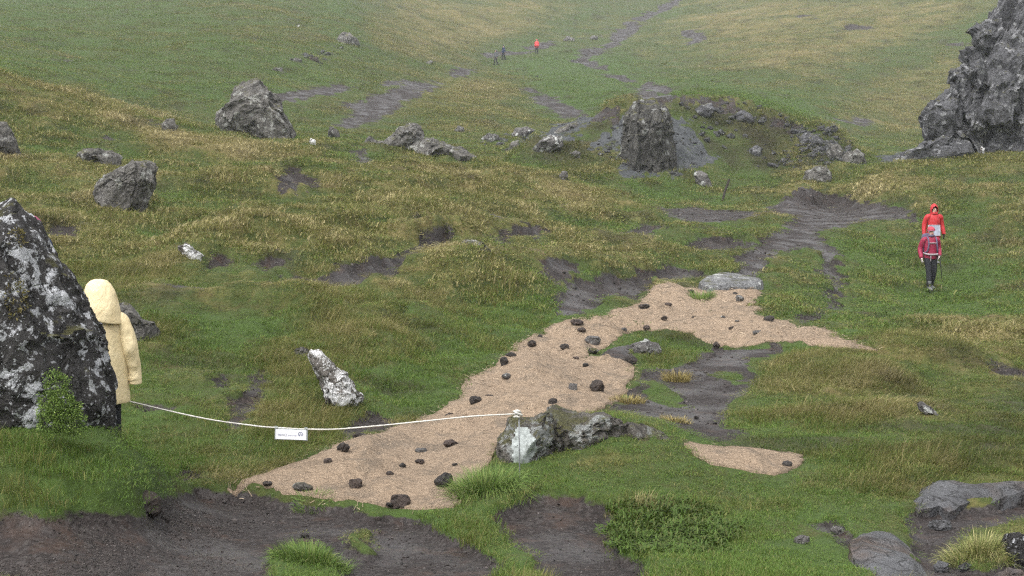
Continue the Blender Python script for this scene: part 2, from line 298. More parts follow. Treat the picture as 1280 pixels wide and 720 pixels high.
for line, up, amp, reach, sf in [
  ([(195,374),(280,364),(330,360),(400,349),(450,337),(500,321),(540,309),(575,305),(620,300),(690,287)], 60, 0.30, 5.0, 0.35),
  ([(560,372),(620,362),(680,352),(700,350),(760,340),(850,326),(930,326)], 40, 0.30, 4.0, 0.35),
  ([(-20,318),(60,308),(130,318),(230,330),(330,322),(420,305),(500,288),(600,276),(720,276),(830,276)], 45, 0.28, 4.5, 0.5),
  ([(-20,232),(60,226),(130,268),(220,262),(330,250),(430,236),(520,246),(620,244),(720,252)], 40, 0.38, 5.0, 0.6),
  ([(150,392),(230,384),(320,388),(400,414),(450,436),(500,452)], 40, 0.22, 2.5, 0.3),
  ([(990,258),(1050,246),(1120,254),(1180,272),(1290,300)], 40, 0.40, 5.0, 0.4),
  ([(1080,500),(1150,470),(1220,462),(1300,455)], 40, 0.25, 3.0, 0.3),
  ([(1128,612),(1150,598),(1200,590),(1300,592)], 40, 0.12, 2.0, 0.1),
  ([(660,196),(740,160),(800,138),(900,136),(980,154),(1060,184)], 14, 0.5, 4.0, 0.6)]:
    Pq = ground_poly(line + [(q[0], q[1] - up) for q in line[::-1]], 3); lo, hi = Pq.min(0) - 3, Pq.max(0) + 3
    mk = (XG > lo[0]) & (XG < hi[0]) & (YG > lo[1]) & (YG < hi[1]); sdq = sdist(Pq, XW[mk], YW[mk]); wob = np.clip(0.75 + 0.9 * noise2(XG[mk] * 0.45, YG[mk] * 0.45, 79), 0.1, 1.3)
    Lq = hit(ZB, *np.array(dens(line, 3)[:-3]).T)[:, :2]; dl = np.sqrt(np.min((XW[mk][:, None] - Lq[None, :, 0]) ** 2 + (YW[mk][:, None] - Lq[None, :, 1]) ** 2, 1))
    Z[mk] += amp * wob * sstep(-sf, sf, sdq) * np.exp(-dl / reach) * (1 - 0.6 * scree[mk])
rel = Z - ZB + dig - 0.05; dry = np.clip(dry + np.clip(rel * 0.9, -0.16, 0.2) * (RG > 13) * (RG < 75), 0, 1)
def gz(x, y): return bil(Z, np.asarray(x, float), np.asarray(y, float))
def onground(px, py): return hit(Z, [px], [py])[0]

# ---------------------------------------------------------------- materials
class NT:
    def __init__(s, name):
        s.m = bpy.data.materials.new(name); s.m.use_nodes = True; s.t = s.m.node_tree; s.t.nodes.clear()
        s.out = s.t.nodes.new('ShaderNodeOutputMaterial')
    def n(s, typ, ins=None, **kw):
        nd = s.t.nodes.new(typ)
        for k, v in kw.items(): setattr(nd, k, v)
        for k, v in (ins or {}).items():
            if isinstance(v, bpy.types.NodeSocket): s.t.links.new(v, nd.inputs[k])
            else: nd.inputs[k].default_value = v
        return nd
    def noise(s, vec, scale, detail=4, rough=0.55, dist=0.0):
        return s.n('ShaderNodeTexNoise', {'Vector': vec, 'Scale': scale, 'Detail': detail, 'Roughness': rough, 'Distortion': dist}).outputs['Fac']
    def ramp(s, fac, stops, interp='LINEAR'):
        r = s.n('ShaderNodeValToRGB', {'Fac': fac}); cr = r.color_ramp; cr.interpolation = interp
        while len(cr.elements) < len(stops): cr.elements.new(0.5)
        for e, (p, c) in zip(cr.elements, stops):
            e.position = p; e.color = (*c, 1) if not np.isscalar(c) else (c, c, c, 1)
        return r.outputs['Color']
    def mix(s, fac, a, b, typ='MIX'):
        nd = s.n('ShaderNodeMix', data_type='RGBA', blend_type=typ)
        for k, v in ((0, fac), (6, a), (7, b)):
            if isinstance(v, bpy.types.NodeSocket): s.t.links.new(v, nd.inputs[k])
            else: nd.inputs[k].default_value = v if k == 0 else ((*v, 1) if len(v) == 3 else v)
        return nd.outputs[2]
    def math(s, op, a, b=0.0, clamp=False):
        nd = s.n('ShaderNodeMath', {0: a, 1: b}, operation=op); nd.use_clamp = clamp; return nd.outputs[0]
    def attr(s, name, typ='GEOMETRY'): return s.n('ShaderNodeAttribute', attribute_name=name, attribute_type=typ)
    def bump(s, h, dist, strength=1.0, normal=None):
        ins = {'Height': h, 'Distance': dist, 'Strength': strength}
        if normal is not None: ins['Normal'] = normal
        return s.n('ShaderNodeBump', ins).outputs[0]
    def principled(s, color, rough=0.8, normal=None, spec=0.3, metal=0.0, alpha=None):
        ins = {'Base Color': color if isinstance(color, bpy.types.NodeSocket) else (*color, 1), 'Roughness': rough, 'Specular IOR Level': spec, 'Metallic': metal}
        if normal is not None: ins['Normal'] = normal
        p = s.n('ShaderNodeBsdfPrincipled', ins)
        s.t.links.new(p.outputs[0], s.out.inputs[0]); return p
    def pos(s): return s.n('ShaderNodeNewGeometry').outputs['Position']
    def objco(s): return s.n('ShaderNodeTexCoord').outputs['Object']
    def scaled(s, v, k): return s.n('ShaderNodeVectorMath', {0: v, 1: k}, operation='MULTIPLY').outputs[0]

GREEN, LUSH, OLIVE, STRAW = (0.056, 0.072, 0.020), (0.054, 0.088, 0.020), (0.105, 0.105, 0.033), (0.245, 0.205, 0.095)
def mat_ground():
    s = NT("moorland_ground"); P = s.pos()
    dryA = s.attr("dry").outputs['Fac']; mudA = s.attr("mud").outputs['Fac']; scA = s.attr("scree").outputs['Fac']; dkA = s.attr("dark").outputs['Fac']
    big = s.noise(P, 0.35, 5); mid = s.noise(P, 2.2, 6, 0.65); streak = s.noise(s.scaled(P, (9, 3.2, 9)), 1.0, 5, 0.7); fine = s.noise(P, 26, 4, 0.7)
    f = s.math('ADD', dryA, s.math('MULTIPLY', s.math('SUBTRACT', mid, 0.5), 0.9)); f = s.math('ADD', f, s.math('MULTIPLY', s.math('SUBTRACT', streak, 0.5), 0.7), True)
    g = s.ramp(f, [(0.05, LUSH), (0.35, GREEN), (0.55, OLIVE), (0.72, (0.15, 0.125, 0.05)), (0.95, STRAW)])
    g = s.mix(s.math('MULTIPLY', s.ramp(s.noise(P, 1.1, 5, 0.7), [(0.56, 0.0), (0.68, 1.0)]), 0.45), g, (0.075, 0.048, 0.022))
    g = s.mix(dkA, g, (0.040, 0.036, 0.020))
    g = s.mix(0.8, g, s.ramp(fine, [(0.25, 0.62), (0.75, 1.0)]), 'MULTIPLY')
    # bare wet earth with grit
    pm = s.noise(P, 1.3, 5); grit = s.n('ShaderNodeTexVoronoi', {'Vector': P, 'Scale': 34.0}).outputs['Color']
    gv = s.n('ShaderNodeSeparateColor', {0: grit}).outputs[0]
    e = s.ramp(pm, [(0.3, (0.023, 0.0180, 0.0168)), (0.52, (0.031, 0.0250, 0.0235)), (0.70, (0.046, 0.0385, 0.0375))])
    e = s.mix(s.ramp(gv, [(0.72, 0.0), (0.80, 0.55)]), e, (0.060, 0.053, 0.050))
    e = s.mix(s.ramp(gv, [(0.18, 0.6), (0.26, 0.0)]), e, (0.012, 0.010, 0.009))
    e = s.mix(s.math('MULTIPLY', s.ramp(s.noise(P, 3.7, 3), [(0.55, 0.0), (0.7, 1.0)]), 0.5), e, (0.060, 0.036, 0.026))
    sc = s.ramp(s.noise(P, 3.0, 7, 0.75), [(0.3, (0.030, 0.032, 0.034)), (0.5, (0.055, 0.059, 0.063)), (0.7, (0.095, 0.098, 0.10))])
    edge = s.math('ADD', mudA, s.math('MULTIPLY', s.math('SUBTRACT', s.noise(P, 9, 4, 0.7), 0.5), 0.8))
    mf = s.ramp(edge, [(0.40, 0.0), (0.56, 1.0)])
    sf = s.ramp(s.math('ADD', scA, s.math('MULTIPLY', s.math('SUBTRACT', s.noise(P, 1.6, 6, 0.75), 0.5), 1.3)), [(0.42, 0.0), (0.55, 1.0)])
    c = s.mix(sf, g, sc); c = s.mix(mf, c, e)
    wet = s.ramp(pm, [(0.42, 0.80), (0.60, 0.36)])
    rough = s.mix(mf, (0.95,) * 3, wet)
    h = s.math('ADD', s.math('MULTIPLY', gv, 0.35), s.math('MULTIPLY', s.noise(P, 12, 6, 0.7), 1.0))
    b = s.bump(h, 0.03, 0.7); b = s.bump(s.noise(P, 1.4, 6, 0.7), 0.12, 0.5, b)
    s.principled(c, rough, b, 0.22); return s.m
def mat_grass():
    s = NT("grass_blades")
    tone = s.attr("tone", 'INSTANCER').outputs['Fac']; br = s.attr("bright", 'INSTANCER').outputs['Fac']; bl = s.attr("blade").outputs['Fac']
    f = s.math('ADD', tone, s.math('MULTIPLY', s.math('SUBTRACT', bl, 0.5), 0.48), True)
    c = s.ramp(f, [(0.02, (0.098, 0.172, 0.028)), (0.26, (0.138, 0.172, 0.040)), (0.48, (0.200, 0.197, 0.062)), (0.68, (0.285, 0.247, 0.103)), (0.95, (0.43, 0.37, 0.195))])
    c = s.mix(1.0, c, br, 'MULTIPLY')
    p = s.principled(c, 0.6, None, 0.25)
    tr = s.n('ShaderNodeBsdfTranslucent', {'Color': c}); mx = s.n('ShaderNodeMixShader', {0: 0.3, 1: p.outputs[0], 2: tr.outputs[0]})
    s.t.links.new(mx.outputs[0], s.out.inputs[0]); return s.m
def mat_rock(name, lo, hi, lichen=0.5, licol=(0.50, 0.51, 0.49), lscale=3.0, moss=0.0, dark=0.0, tint=None, rough=0.85, spots=0.5):
    s = NT(name); O = s.objco()
    w = s.n('ShaderNodeObjectInfo').outputs['Random']
    O = s.n('ShaderNodeVectorMath', {0: O, 1: s.n('ShaderNodeCombineXYZ', {0: s.math('MULTIPLY', w, 37.0), 1: s.math('MULTIPLY', w, 11.0), 2: 0.0}).outputs[0]}, operation='ADD').outputs[0]
    n1 = s.noise(O, 2.2, 8, 0.65, 0.6); n2 = s.noise(O, 14, 6, 0.7)
    c = s.ramp(s.math('ADD', s.math('MULTIPLY', n1, 0.65), s.math('MULTIPLY', n2, 0.35)), [(0.32, lo), (0.66, hi)])
    if tint: c = s.mix(s.ramp(s.noise(O, 1.4, 4), [(0.44, 0.0), (0.60, 0.85)]), c, tint)
    if dark: c = s.mix(s.ramp(s.noise(O, 3.1, 7, 0.7), [(0.55, 0.0), (0.62, dark)]), c, (0.022, 0.021, 0.020))
    crack = s.n('ShaderNodeTexVoronoi', {'Vector': s.n('ShaderNodeVectorMath', {0: O, 1: s.n('ShaderNodeTexNoise', {'Vector': O, 'Scale': 3.0, 'Detail': 4.0}).outputs['Color']}, operation='ADD').outputs[0], 'Scale': 1.7}, feature='DISTANCE_TO_EDGE').outputs['Distance']
    c = s.mix(s.ramp(crack, [(0.0, 0.75), (0.035, 0.0)]), c, (0.02, 0.018, 0.017))
    if lichen:
        lp = s.math('ADD', s.noise(O, lscale, 7, 0.72, 0.4), s.math('MULTIPLY', s.math('SUBTRACT', s.noise(O, lscale * 0.35, 3), 0.5), 0.5))
        c = s.mix(s.ramp(lp, [(0.62 - 0.12 * lichen, 0.0), (0.65 - 0.12 * lichen, 0.9)]), c, licol)
        dv = s.n('ShaderNodeVectorMath', {0: O, 1: s.scaled(s.n('ShaderNodeTexNoise', {'Vector': O, 'Scale': lscale * 2.5, 'Detail': 3.0}).outputs['Color'], (.22, .22, .22))}, operation='ADD').outputs[0]
        vo_ = s.n('ShaderNodeTexVoronoi', {'Vector': dv, 'Scale': lscale * 1.3}); pickc = s.n('ShaderNodeSeparateColor', {0: vo_.outputs['Color']}).outputs[0]
        ros = s.math('MULTIPLY', s.ramp(vo_.outputs['Distance'], [(0.30, 1.0), (0.36, 0.0)]), s.ramp(pickc, [(0.72 - 0.2 * spots, 0.0), (0.74 - 0.2 * spots, 0.85)])); c = s.mix(ros, c, s.mix(0.25, licol, (0.3, 0.31, 0.3)))
        c = s.mix(s.ramp(s.noise(O, lscale * 5, 4, 0.6), [(0.60, 0.0), (0.64, spots)]), c, licol)
    if moss:
        mz = s.n('ShaderNodeSeparateXYZ', {0: s.n('ShaderNodeNewGeometry').outputs['Normal']}).outputs[2]
        mf = s.math('ADD', s.math('MULTIPLY', mz, 0.25), s.noise(O, 2.6, 6, 0.7))
        c = s.mix(s.ramp(mf, [(0.78 - 0.2 * moss, 0.0), (0.86 - 0.2 * moss, 0.85)]), c, s.ramp(n2, [(0.3, (0.055, 0.05, 0.018)), (0.7, (0.10, 0.10, 0.03))]))
    b = s.bump(n2, 0.06, 1.0); b = s.bump(n1, 0.3, 0.8, b); b = s.bump(s.ramp(crack, [(0.0, 0.0), (0.06, 1.0)]), 0.04, 0.6, b)
    s.principled(c, rough, b, 0.3); return s.m
def mat_plain(name, col, rough=0.8, var=0.15, scale=40, bump=0.0, spec=0.3, metal=0.0):
    s = NT(name); O = s.objco(); n = s.noise(O, scale, 4, 0.6)
    c = s.mix(1.0, col, s.ramp(n, [(0.3, 1 - var), (0.7, 1.0)]), 'MULTIPLY')
    b = s.bump(n, bump, 0.6) if bump else None
    s.principled(c, rough, b, spec, metal); return s.m
def mat_coir():
    s = NT("coir_matting"); P = s.pos()
    a = s.noise(s.scaled(P, (36, 110, 30)), 1.0, 4, 0.75); b_ = s.noise(s.scaled(P, (100, 30, 30)), 1.0, 4, 0.75); big = s.noise(P, 0.8, 5, 0.6); m = s.noise(P, 5, 6, 0.7); cs = s.noise(s.scaled(P, (22, 34, 20)), 1.0, 5, 0.75)
    f = s.math('ADD', s.math('MULTIPLY', a, 0.3), s.math('MULTIPLY', b_, 0.3)); f = s.math('ADD', f, s.math('MULTIPLY', cs, 0.4))
    c = s.ramp(f, [(0.34, (0.11, 0.079, 0.056)), (0.44, (0.235, 0.173, 0.121)), (0.54, (0.33, 0.248, 0.175)), (0.66, (0.48, 0.378, 0.28))])
    c = s.mix(s.ramp(big, [(0.40, 0.0), (0.72, 0.55)]), c, s.mix(0.5, c, (0.20, 0.16, 0.125)))
    c = s.mix(s.ramp(m, [(0.52, 0.0), (0.68, 0.75)]), c, (0.15, 0.122, 0.095))
    mud_in = s.math('MULTIPLY', s.ramp(s.noise(s.scaled(P, (1, 0.5, 1)), 1.9, 6, 0.7), [(0.56, 0.0), (0.66, 1.0)]), 0.6)
    c = s.mix(mud_in, c, (0.13, 0.108, 0.085))
    b = s.bump(f, 0.03, 0.9); b = s.bump(m, 0.14, 0.7, b)
    s.principled(c, 0.95, b, 0.15); return s.m

def mat_fibre():
    s = NT("coir_fibre"); s.principled(s.ramp(s.attr("blade").outputs['Fac'], [(0, (0.12, 0.09, 0.062)), (.5, (0.27, 0.205, 0.145)), (1, (0.44, 0.35, 0.255))]), .9, None, .15); return s.m
M = dict(
 fibre=mat_fibre(),
 ground=mat_ground(), grass=mat_grass(), coir=mat_coir(),
 boulder=mat_rock("rock_grey_lichened", (0.055, 0.051, 0.046), (0.185, 0.175, 0.162), 0.25, (0.30, 0.30, 0.28), 3.2, 0.15, 0.65, spots=0.3),
 big=mat_rock("rock_dark_white_lichen", (0.018, 0.017, 0.018), (0.085, 0.080, 0.078), 0.42, (0.60, 0.61, 0.64), 5.5, 0.35, 0.7, spots=0.8),
 white=mat_rock("rock_white_crust", (0.09, 0.08, 0.07), (0.22, 0.20, 0.18), 1.0, (0.74, 0.74, 0.74), 5.0, 0.0, 0.5),
 post_rock=mat_rock("rock_brown_mossy", (0.050, 0.044, 0.038), (0.155, 0.142, 0.125), 0.35, (0.28, 0.29, 0.28), 3.0, 0.55, 0.7, spots=0.25),
 slab=mat_rock("rock_worn_slab", (0.058, 0.058, 0.062), (0.155, 0.156, 0.165), 0.0, moss=0.0, tint=(0.115, 0.072, 0.048), rough=0.5),
 slab_moss=mat_rock("rock_slab_mossy_edge", (0.10, 0.10, 0.10), (0.23, 0.23, 0.235), 0.1, moss=0.1, rough=0.6),
 crag=mat_rock("rock_crag", (0.030, 0.030, 0.033), (0.145, 0.145, 0.155), 0.3, (0.26, 0.26, 0.27), 2.2, 0.2, 0.85, spots=0.3),
 pillar=mat_rock('rock_pillar_dark', (0.022, 0.021, 0.020), (0.115, 0.110, 0.10), 0.3, (0.24, 0.24, 0.23), 1.6, 0.45, 0.8, spots=0.3),
 stone=mat_rock("stone_basalt", (0.020, 0.018, 0.017), (0.075, 0.066, 0.060), 0.0, tint=(0.07, 0.05, 0.04), rough=0.7),
 stone_red=mat_rock("stone_reddish", (0.055, 0.040, 0.034), (0.12, 0.09, 0.078), 0.0, rough=0.75),
 stone_grey=mat_rock("stone_grey", (0.075, 0.07, 0.066), (0.16, 0.15, 0.145), 0.1, rough=0.8),
 lichen=mat_plain("pale_lichen", (0.36, 0.39, 0.38), 0.95, 0.5, 26, 0.012),
)

# ---------------------------------------------------------------- the ground: turf and bare mud
V = np.stack([XG, YG, Z], -1).reshape(-1, 3); nth, nr = XG.shape
I = np.arange(nth * nr).reshape(nth, nr)
Q = np.stack([I[:-1, :-1], I[:-1, 1:], I[1:, 1:], I[1:, :-1]], -1).reshape(-1, 4)
Q = Q[:, ::-1]
qm = mud.reshape(-1)[Q].mean(1) > 0.5
ATT = dict(mud=mud, dry=dry, scree=scree, dark=dark)
def ground_piece(name, Qs):
    used = np.unique(Qs); remap = np.full(len(V), -1); remap[used] = np.arange(len(used))
    m = fast_mesh(name, V[used], remap[Qs])
    for k, a in ATT.items(): vattr(m, k, a.reshape(-1)[used])
    return obj(name, m, M['ground'])
# normals of the whole sheet so the two pieces meet without a seam
tag(ground_piece("grassland", Q[~qm]), "rough moorland grass slopes of the valley", None, None, 'structure')
tag(ground_piece("mud_path", Q[qm]), "bare wet mud paths and peat hollows worn into the turf", None, None, 'structure')

# ---------------------------------------------------------------- coir matting laid over the worn path
MAT1 = [(275,611),(300,603),(345,588),(385,575),(410,562),(440,550),(478,541),(520,528),(555,515),(572,500),(578,482),(595,470),(612,464),(622,450),(640,440),(662,420),(700,406),(740,398),(780,384),(805,374),(819,358),(840,355),(860,362),(878,364),(900,366),(925,364),(949,361),(943,375),(944,388),(955,400),(975,401),(1000,410),(1030,411),(1045,419),(1070,429),(1098,438),(1060,437),(1020,431),(990,426),(960,428),(940,432),(915,431),(895,430),(880,426),(860,417),(835,412),(800,415),(772,421),(760,430),(745,442),(722,450),(760,449),(790,452),(795,460),(790,475),(775,495),(763,508),(740,518),(700,522),(660,532),(625,552),(610,582),(590,606),(572,625),(570,635),(530,637),(505,635),(470,633),(430,629),(400,623),(365,616),(330,613)]
MAT2 = [(853,557),(870,556),(905,560),(950,564),(1000,571),(1003,583),(990,592),(965,594),(930,588),(895,583),(865,568)]
mat_cover = np.zeros(XG.shape)
MATP = []
def mat_zoff(x, y, sd):
    puff = 0.12 * fbm2(x * 1.4, y * 0.8, 81, 3) + 0.085 * np.abs(noise2(x * 3.7, y * 2.2, 83)) + 0.014 * noise2(x * 8, y * 6, 84)
    return 0.022 + np.clip(puff, -0.005, 0.2) * sstep(0.0, 0.35, sd)
def lay_mat(name, poly, label, step0):
    P = np.array(dens(poly, 9)); W = hit(Z, P[:, 0], P[:, 1])[:, :2]
    n = len(W); W = W + (0.05 * np.stack([noise2(W[:, 0] * 2.3, W[:, 1] * 2.3, 87), noise2(W[:, 0] * 2.3, W[:, 1] * 2.3, 88)], -1) + 0.035 * np.stack([noise2(W[:, 0] * 9, W[:, 1] * 9, 85), noise2(W[:, 0] * 9, W[:, 1] * 9, 86)], -1)) * (np.hypot(*W.T)[:, None] / 15)
    lo, hi = W.min(0), W.max(0); pts = []
    y = lo[1]
    while y < hi[1]:
        st = step0 * y / 12; xs = np.arange(lo[0], hi[0], st); pts.append(np.stack([xs + rng.uniform(-.3, .3, len(xs)) * st, np.full(len(xs), y) + rng.uniform(-.3, .3, len(xs)) * st], -1)); y += st * 1.3
    pts = np.concatenate(pts); sd = sdist(W, pts[:, 0], pts[:, 1]); pts = pts[sd > 0.03]
    allp = [Vector(p) for p in np.concatenate([W, pts])]
    vo, eo, fo, *_ = delaunay_2d_cdt(allp, [(i, (i + 1) % n) for i in range(n)], [], 1, 1e-4)
    vo = np.array([tuple(v) for v in vo]); T = np.array([f for f in fo if len(f) == 3])
    sdv = sdist(W, vo[:, 0], vo[:, 1]); z = gz(vo[:, 0], vo[:, 1]) + mat_zoff(vo[:, 0], vo[:, 1], sdv)
    top = np.column_stack([vo, z])
    a = top[T]; nz = np.cross(a[:, 1] - a[:, 0], a[:, 2] - a[:, 0])[:, 2]; T[nz < 0] = T[nz < 0][:, ::-1]
    cnt = {}
    for t in T:
        for e in ((t[0], t[1]), (t[1], t[2]), (t[2], t[0])): cnt[(min(e), max(e))] = cnt.get((min(e), max(e)), []) + [e]
    bd = [v[0] for v in cnt.values() if len(v) == 1]; bv = sorted({i for e in bd for i in e}); mp = {v: len(top) + k for k, v in enumerate(bv)}
    low = top[bv] - [0, 0, 0.07]; sk = []
    for i, j in bd: sk += [(i, mp[i], mp[j]), (i, mp[j], j)]
    m = fast_mesh(name, np.concatenate([top, low]), np.concatenate([T, np.array(sk)]))
    o = obj(name, m, M['coir']); tag(o, label, "matting"); MATP.append(W)
    # loose fibres teased out of the weave
    k = int(260 * (hi - lo).prod() * 0.35); k = min(k * 2, 15000)
    q = lo + rng.random((k * 3, 2)) * (hi - lo); q = q[sdist(W, q[:, 0], q[:, 1]) > -0.06][:k]
    ang = rng.uniform(0, math.pi, len(q)); L = rng.uniform(0.02, 0.06, len(q)) * np.clip(q[:, 1] / 13, 0.9, 1.6); wd = 0.0015 * q[:, 1] / 11
    sq = sdist(W, q[:, 0], q[:, 1]); z0 = gz(q[:, 0], q[:, 1]) + mat_zoff(q[:, 0], q[:, 1], np.maximum(sq, 0)) + 0.004
    d = np.stack([np.cos(ang), np.sin(ang)], -1) * (L / 2)[:, None]; pr = np.stack([-np.sin(ang), np.cos(ang)], -1) * wd[:, None]
    zc = lambda p: gz(p[:, 0], p[:, 1]) + mat_zoff(p[:, 0], p[:, 1], np.maximum(sq, 0)) + 0.006
    c4 = [q - d - pr, q + d - pr, q + d + pr, q - d + pr]; VV = np.stack([np.column_stack([p, zc(p)]) for p in c4], 1).reshape(-1, 3)
    TT = np.arange(len(q) * 4).reshape(-1, 4)
    fm = fast_mesh("loose_fibres", VV, TT); vattr(fm, "blade", np.repeat(rng.random(len(q)), 4)); fo_ = obj("loose_fibres", fm, M["fibre"], o); fo_["kind"] = "stuff"
    return o
lay_mat("coir_mat", MAT1, "long tan coir erosion mat weighted with dark stones, running up the valley path", 0.075)
lay_mat("coir_mat", MAT2, "small scrap of tan coir matting on the grass behind the mossy boulder", 0.06)

# ---------------------------------------------------------------- rocks and stones
_fm = fast_mesh
def fast_mesh(name, V_, T_, smooth=True):
    m = _fm(name, V_, T_, smooth)
    if smooth: m.set_sharp_from_angle(angle=math.radians(38))
    return m
ROCKS = []        # (x, y, radius) footprints
def unit_ico(sub):
    bm = bmesh.new(); bmesh.ops.create_icosphere(bm, subdivisions=sub, radius=1.0)
    v = np.array([tuple(q.co) for q in bm.verts]); t = np.array([[q.index for q in f.verts] for f in bm.faces]); bm.free(); return v, t
ICO = {k: unit_ico(k) for k in (3, 4, 5, 6)}
def rock_shape(S, T, seed, ncut, cut, rough, fine, size, block=0.06, nblk=26):
    """S: unit sphere points; returns facetted, roughened unit shape"""
    r = np.random.default_rng(seed); p = S.copy()
    for _ in range(ncut):
        d = r.normal(size=3); d /= np.linalg.norm(d); o = r.uniform(cut, 0.97); h = p @ d - o
        p -= np.where(h > 0, h, 0)[:, None] * d * 0.92
    k = 1.7
    w = S * k + seed * 3.1
    rid = 1 - np.abs(fbm3(w, seed, 4)) * 2
    p = p * (1 + rough * (0.55 * fbm3(w * 0.9, seed + 5, 3) + 0.45 * (rid - 0.5)) + fine * (fbm3(S * 9 + seed, seed + 9, 3)) + fine * 0.6 * np.abs(noise3(S * 5 + seed, seed + 12)))[:, None]
    if block:
        cp = r.normal(size=(nblk, 3)); cp /= np.linalg.norm(cp, axis=1)[:, None]; off = r.uniform(-1, 1, nblk); q = S + 0.12 * np.stack([noise3(S * 4 + seed, 31), noise3(S * 4 + seed, 32), noise3(S * 4 + seed, 33)], -1)
        near = np.empty(len(S), int)
        for k in range(0, len(S), 20000): near[k:k + 20000] = np.argmax(q[k:k + 20000] @ cp.T, 1)
        n2 = nblk * 5; c2 = r.normal(size=(n2, 3)); c2 /= np.linalg.norm(c2, axis=1)[:, None]; o2 = r.uniform(-1, 1, n2); q2 = S + 0.05 * np.stack([noise3(S * 9 + seed, 41), noise3(S * 9 + seed, 42), noise3(S * 9 + seed, 43)], -1)
        if len(S) > 2000:
            for k in range(0, len(S), 8000): p[k:k + 8000] *= (1 + block * 0.42 * o2[np.argmax(q2[k:k + 8000] @ c2.T, 1)])[:, None]
        tilt = r.normal(size=(nblk, 3)) * 0.6; p = p * (1 + block * (off[near] + np.einsum('ij,ij->i', q - cp[near], tilt[near]) * 2.0))[:, None]
    return p / np.percentile(np.linalg.norm(p, axis=1), 92)
def frame_at(C):
    a = math.atan2(C[0], C[1]); return np.array([math.cos(a), -math.sin(a), 0]), np.array([math.sin(a), math.cos(a), 0])
def polar_outline(pts):
    """radius of a closed 2-D outline around the origin as a function of angle"""
    A = np.linspace(-math.pi, math.pi, 361); R = np.zeros(361); P = np.asarray(pts)
    for (ax, ay), (bx, by) in zip(P, np.roll(P, -1, 0)):
        ex, ey = bx - ax, by - ay; dx, dy = np.cos(A), np.sin(A); den = dx * ey - dy * ex
        with np.errstate(divide='ignore', invalid='ignore'):
            t = (ax * ey - ay * ex) / den; u = (ax * dy - ay * dx) / den
        ok = (np.abs(den) > 1e-9) & (t > 0) & (u >= 0) & (u <= 1); R = np.where(ok, np.maximum(R, t), R)
    R = np.where(R <= 0, np.median(R[R > 0]), R); return A, R
def outline_mesh(name, poly, D, depth, seed, sub=5, ncut=16, cut=0.62, rough=0.30, fine=0.05, centre=None, sink=0.3, block=0.06, nblk=26):
    poly = np.asarray(poly, float); c = poly.mean(0) if centre is None else np.asarray(centre, float)
    C = at(c[0], c[1], D); ex, ey = frame_at(C); L = []
    for px, py in poly:
        d = ray(px, py); t = (C @ ey) / (d @ ey); q = d * t - C; L.append((q @ ex, q[2]))
    A, R = polar_outline(L); size = R.mean()
    S, T = ICO[sub]; p = rock_shape(S, T, seed, ncut, cut, rough, fine, size, block, nblk)
    a = np.arctan2(p[:, 2], p[:, 0]); r = np.interp(a, A, R)
    bins = ((a + math.pi) / (2 * math.pi) * 48).astype(int) % 48; rad_ = np.hypot(p[:, 0], p[:, 2]); sil = np.array([rad_[bins == q].max() if (bins == q).any() else 1.0 for q in range(48)]); r = r / np.median(sil)
    X, Zl, Y = p[:, 0] * r, p[:, 2] * r, p[:, 1] * depth
    Zl = np.where(Zl < 0, Zl * (1 + sink * 2), Zl)
    W = X[:, None] * ex + Y[:, None] * ey; W[:, 2] = Zl
    return W, T, C, size
def rock(label, poly, mat, depth=None, D=None, seed=1, name="rock", cat="rock", group=None, sub=5, ratio=0.7, fixed=False, **kw):
    poly = np.asarray(poly, float)
    if D is None:
        i = np.argsort(poly[:, 1])[-2:].tolist(); b = poly[i].mean(0); D = onground(b[0], b[1])[1]
        wpx = np.ptp(poly[:, 0]); depth = depth or ratio * wpx * D / F / 2; D = D + depth * 0.3
    else:
        wpx = np.ptp(poly[:, 0]); depth = depth or ratio * wpx * D / F / 2
        i = np.argsort(poly[:, 1])[-2:].tolist(); q = poly[i].mean(0); g = onground(q[0], q[1] - 1)
        if not fixed and abs(g[1] / D - 1) < 0.22: D = g[1] + depth * 0.3
    W, T, C, size = outline_mesh(name, poly, D, depth, seed, sub, **kw)
    if not fixed: C = C - np.array([0, 0, 0.06 * np.ptp(W[:, 2])])
    m = fast_mesh(name, W, T); o = obj(name, m, M[mat], None, C); tag(o, label, cat, group)
    ROCKS.append((C[0], C[1], min(size, depth) * 0.8)); return o
def join_blobs(name, blobs, mat, label, cat, C0):
    Vs, Ts, k = [], [], 0
    for W, T, C, _ in blobs: Vs.append(W + C - C0); Ts.append(T + k); k += len(W)
    o = obj(name, fast_mesh(name, np.concatenate(Vs), np.concatenate(Ts)), M[mat], None, C0); tag(o, label, cat); return o

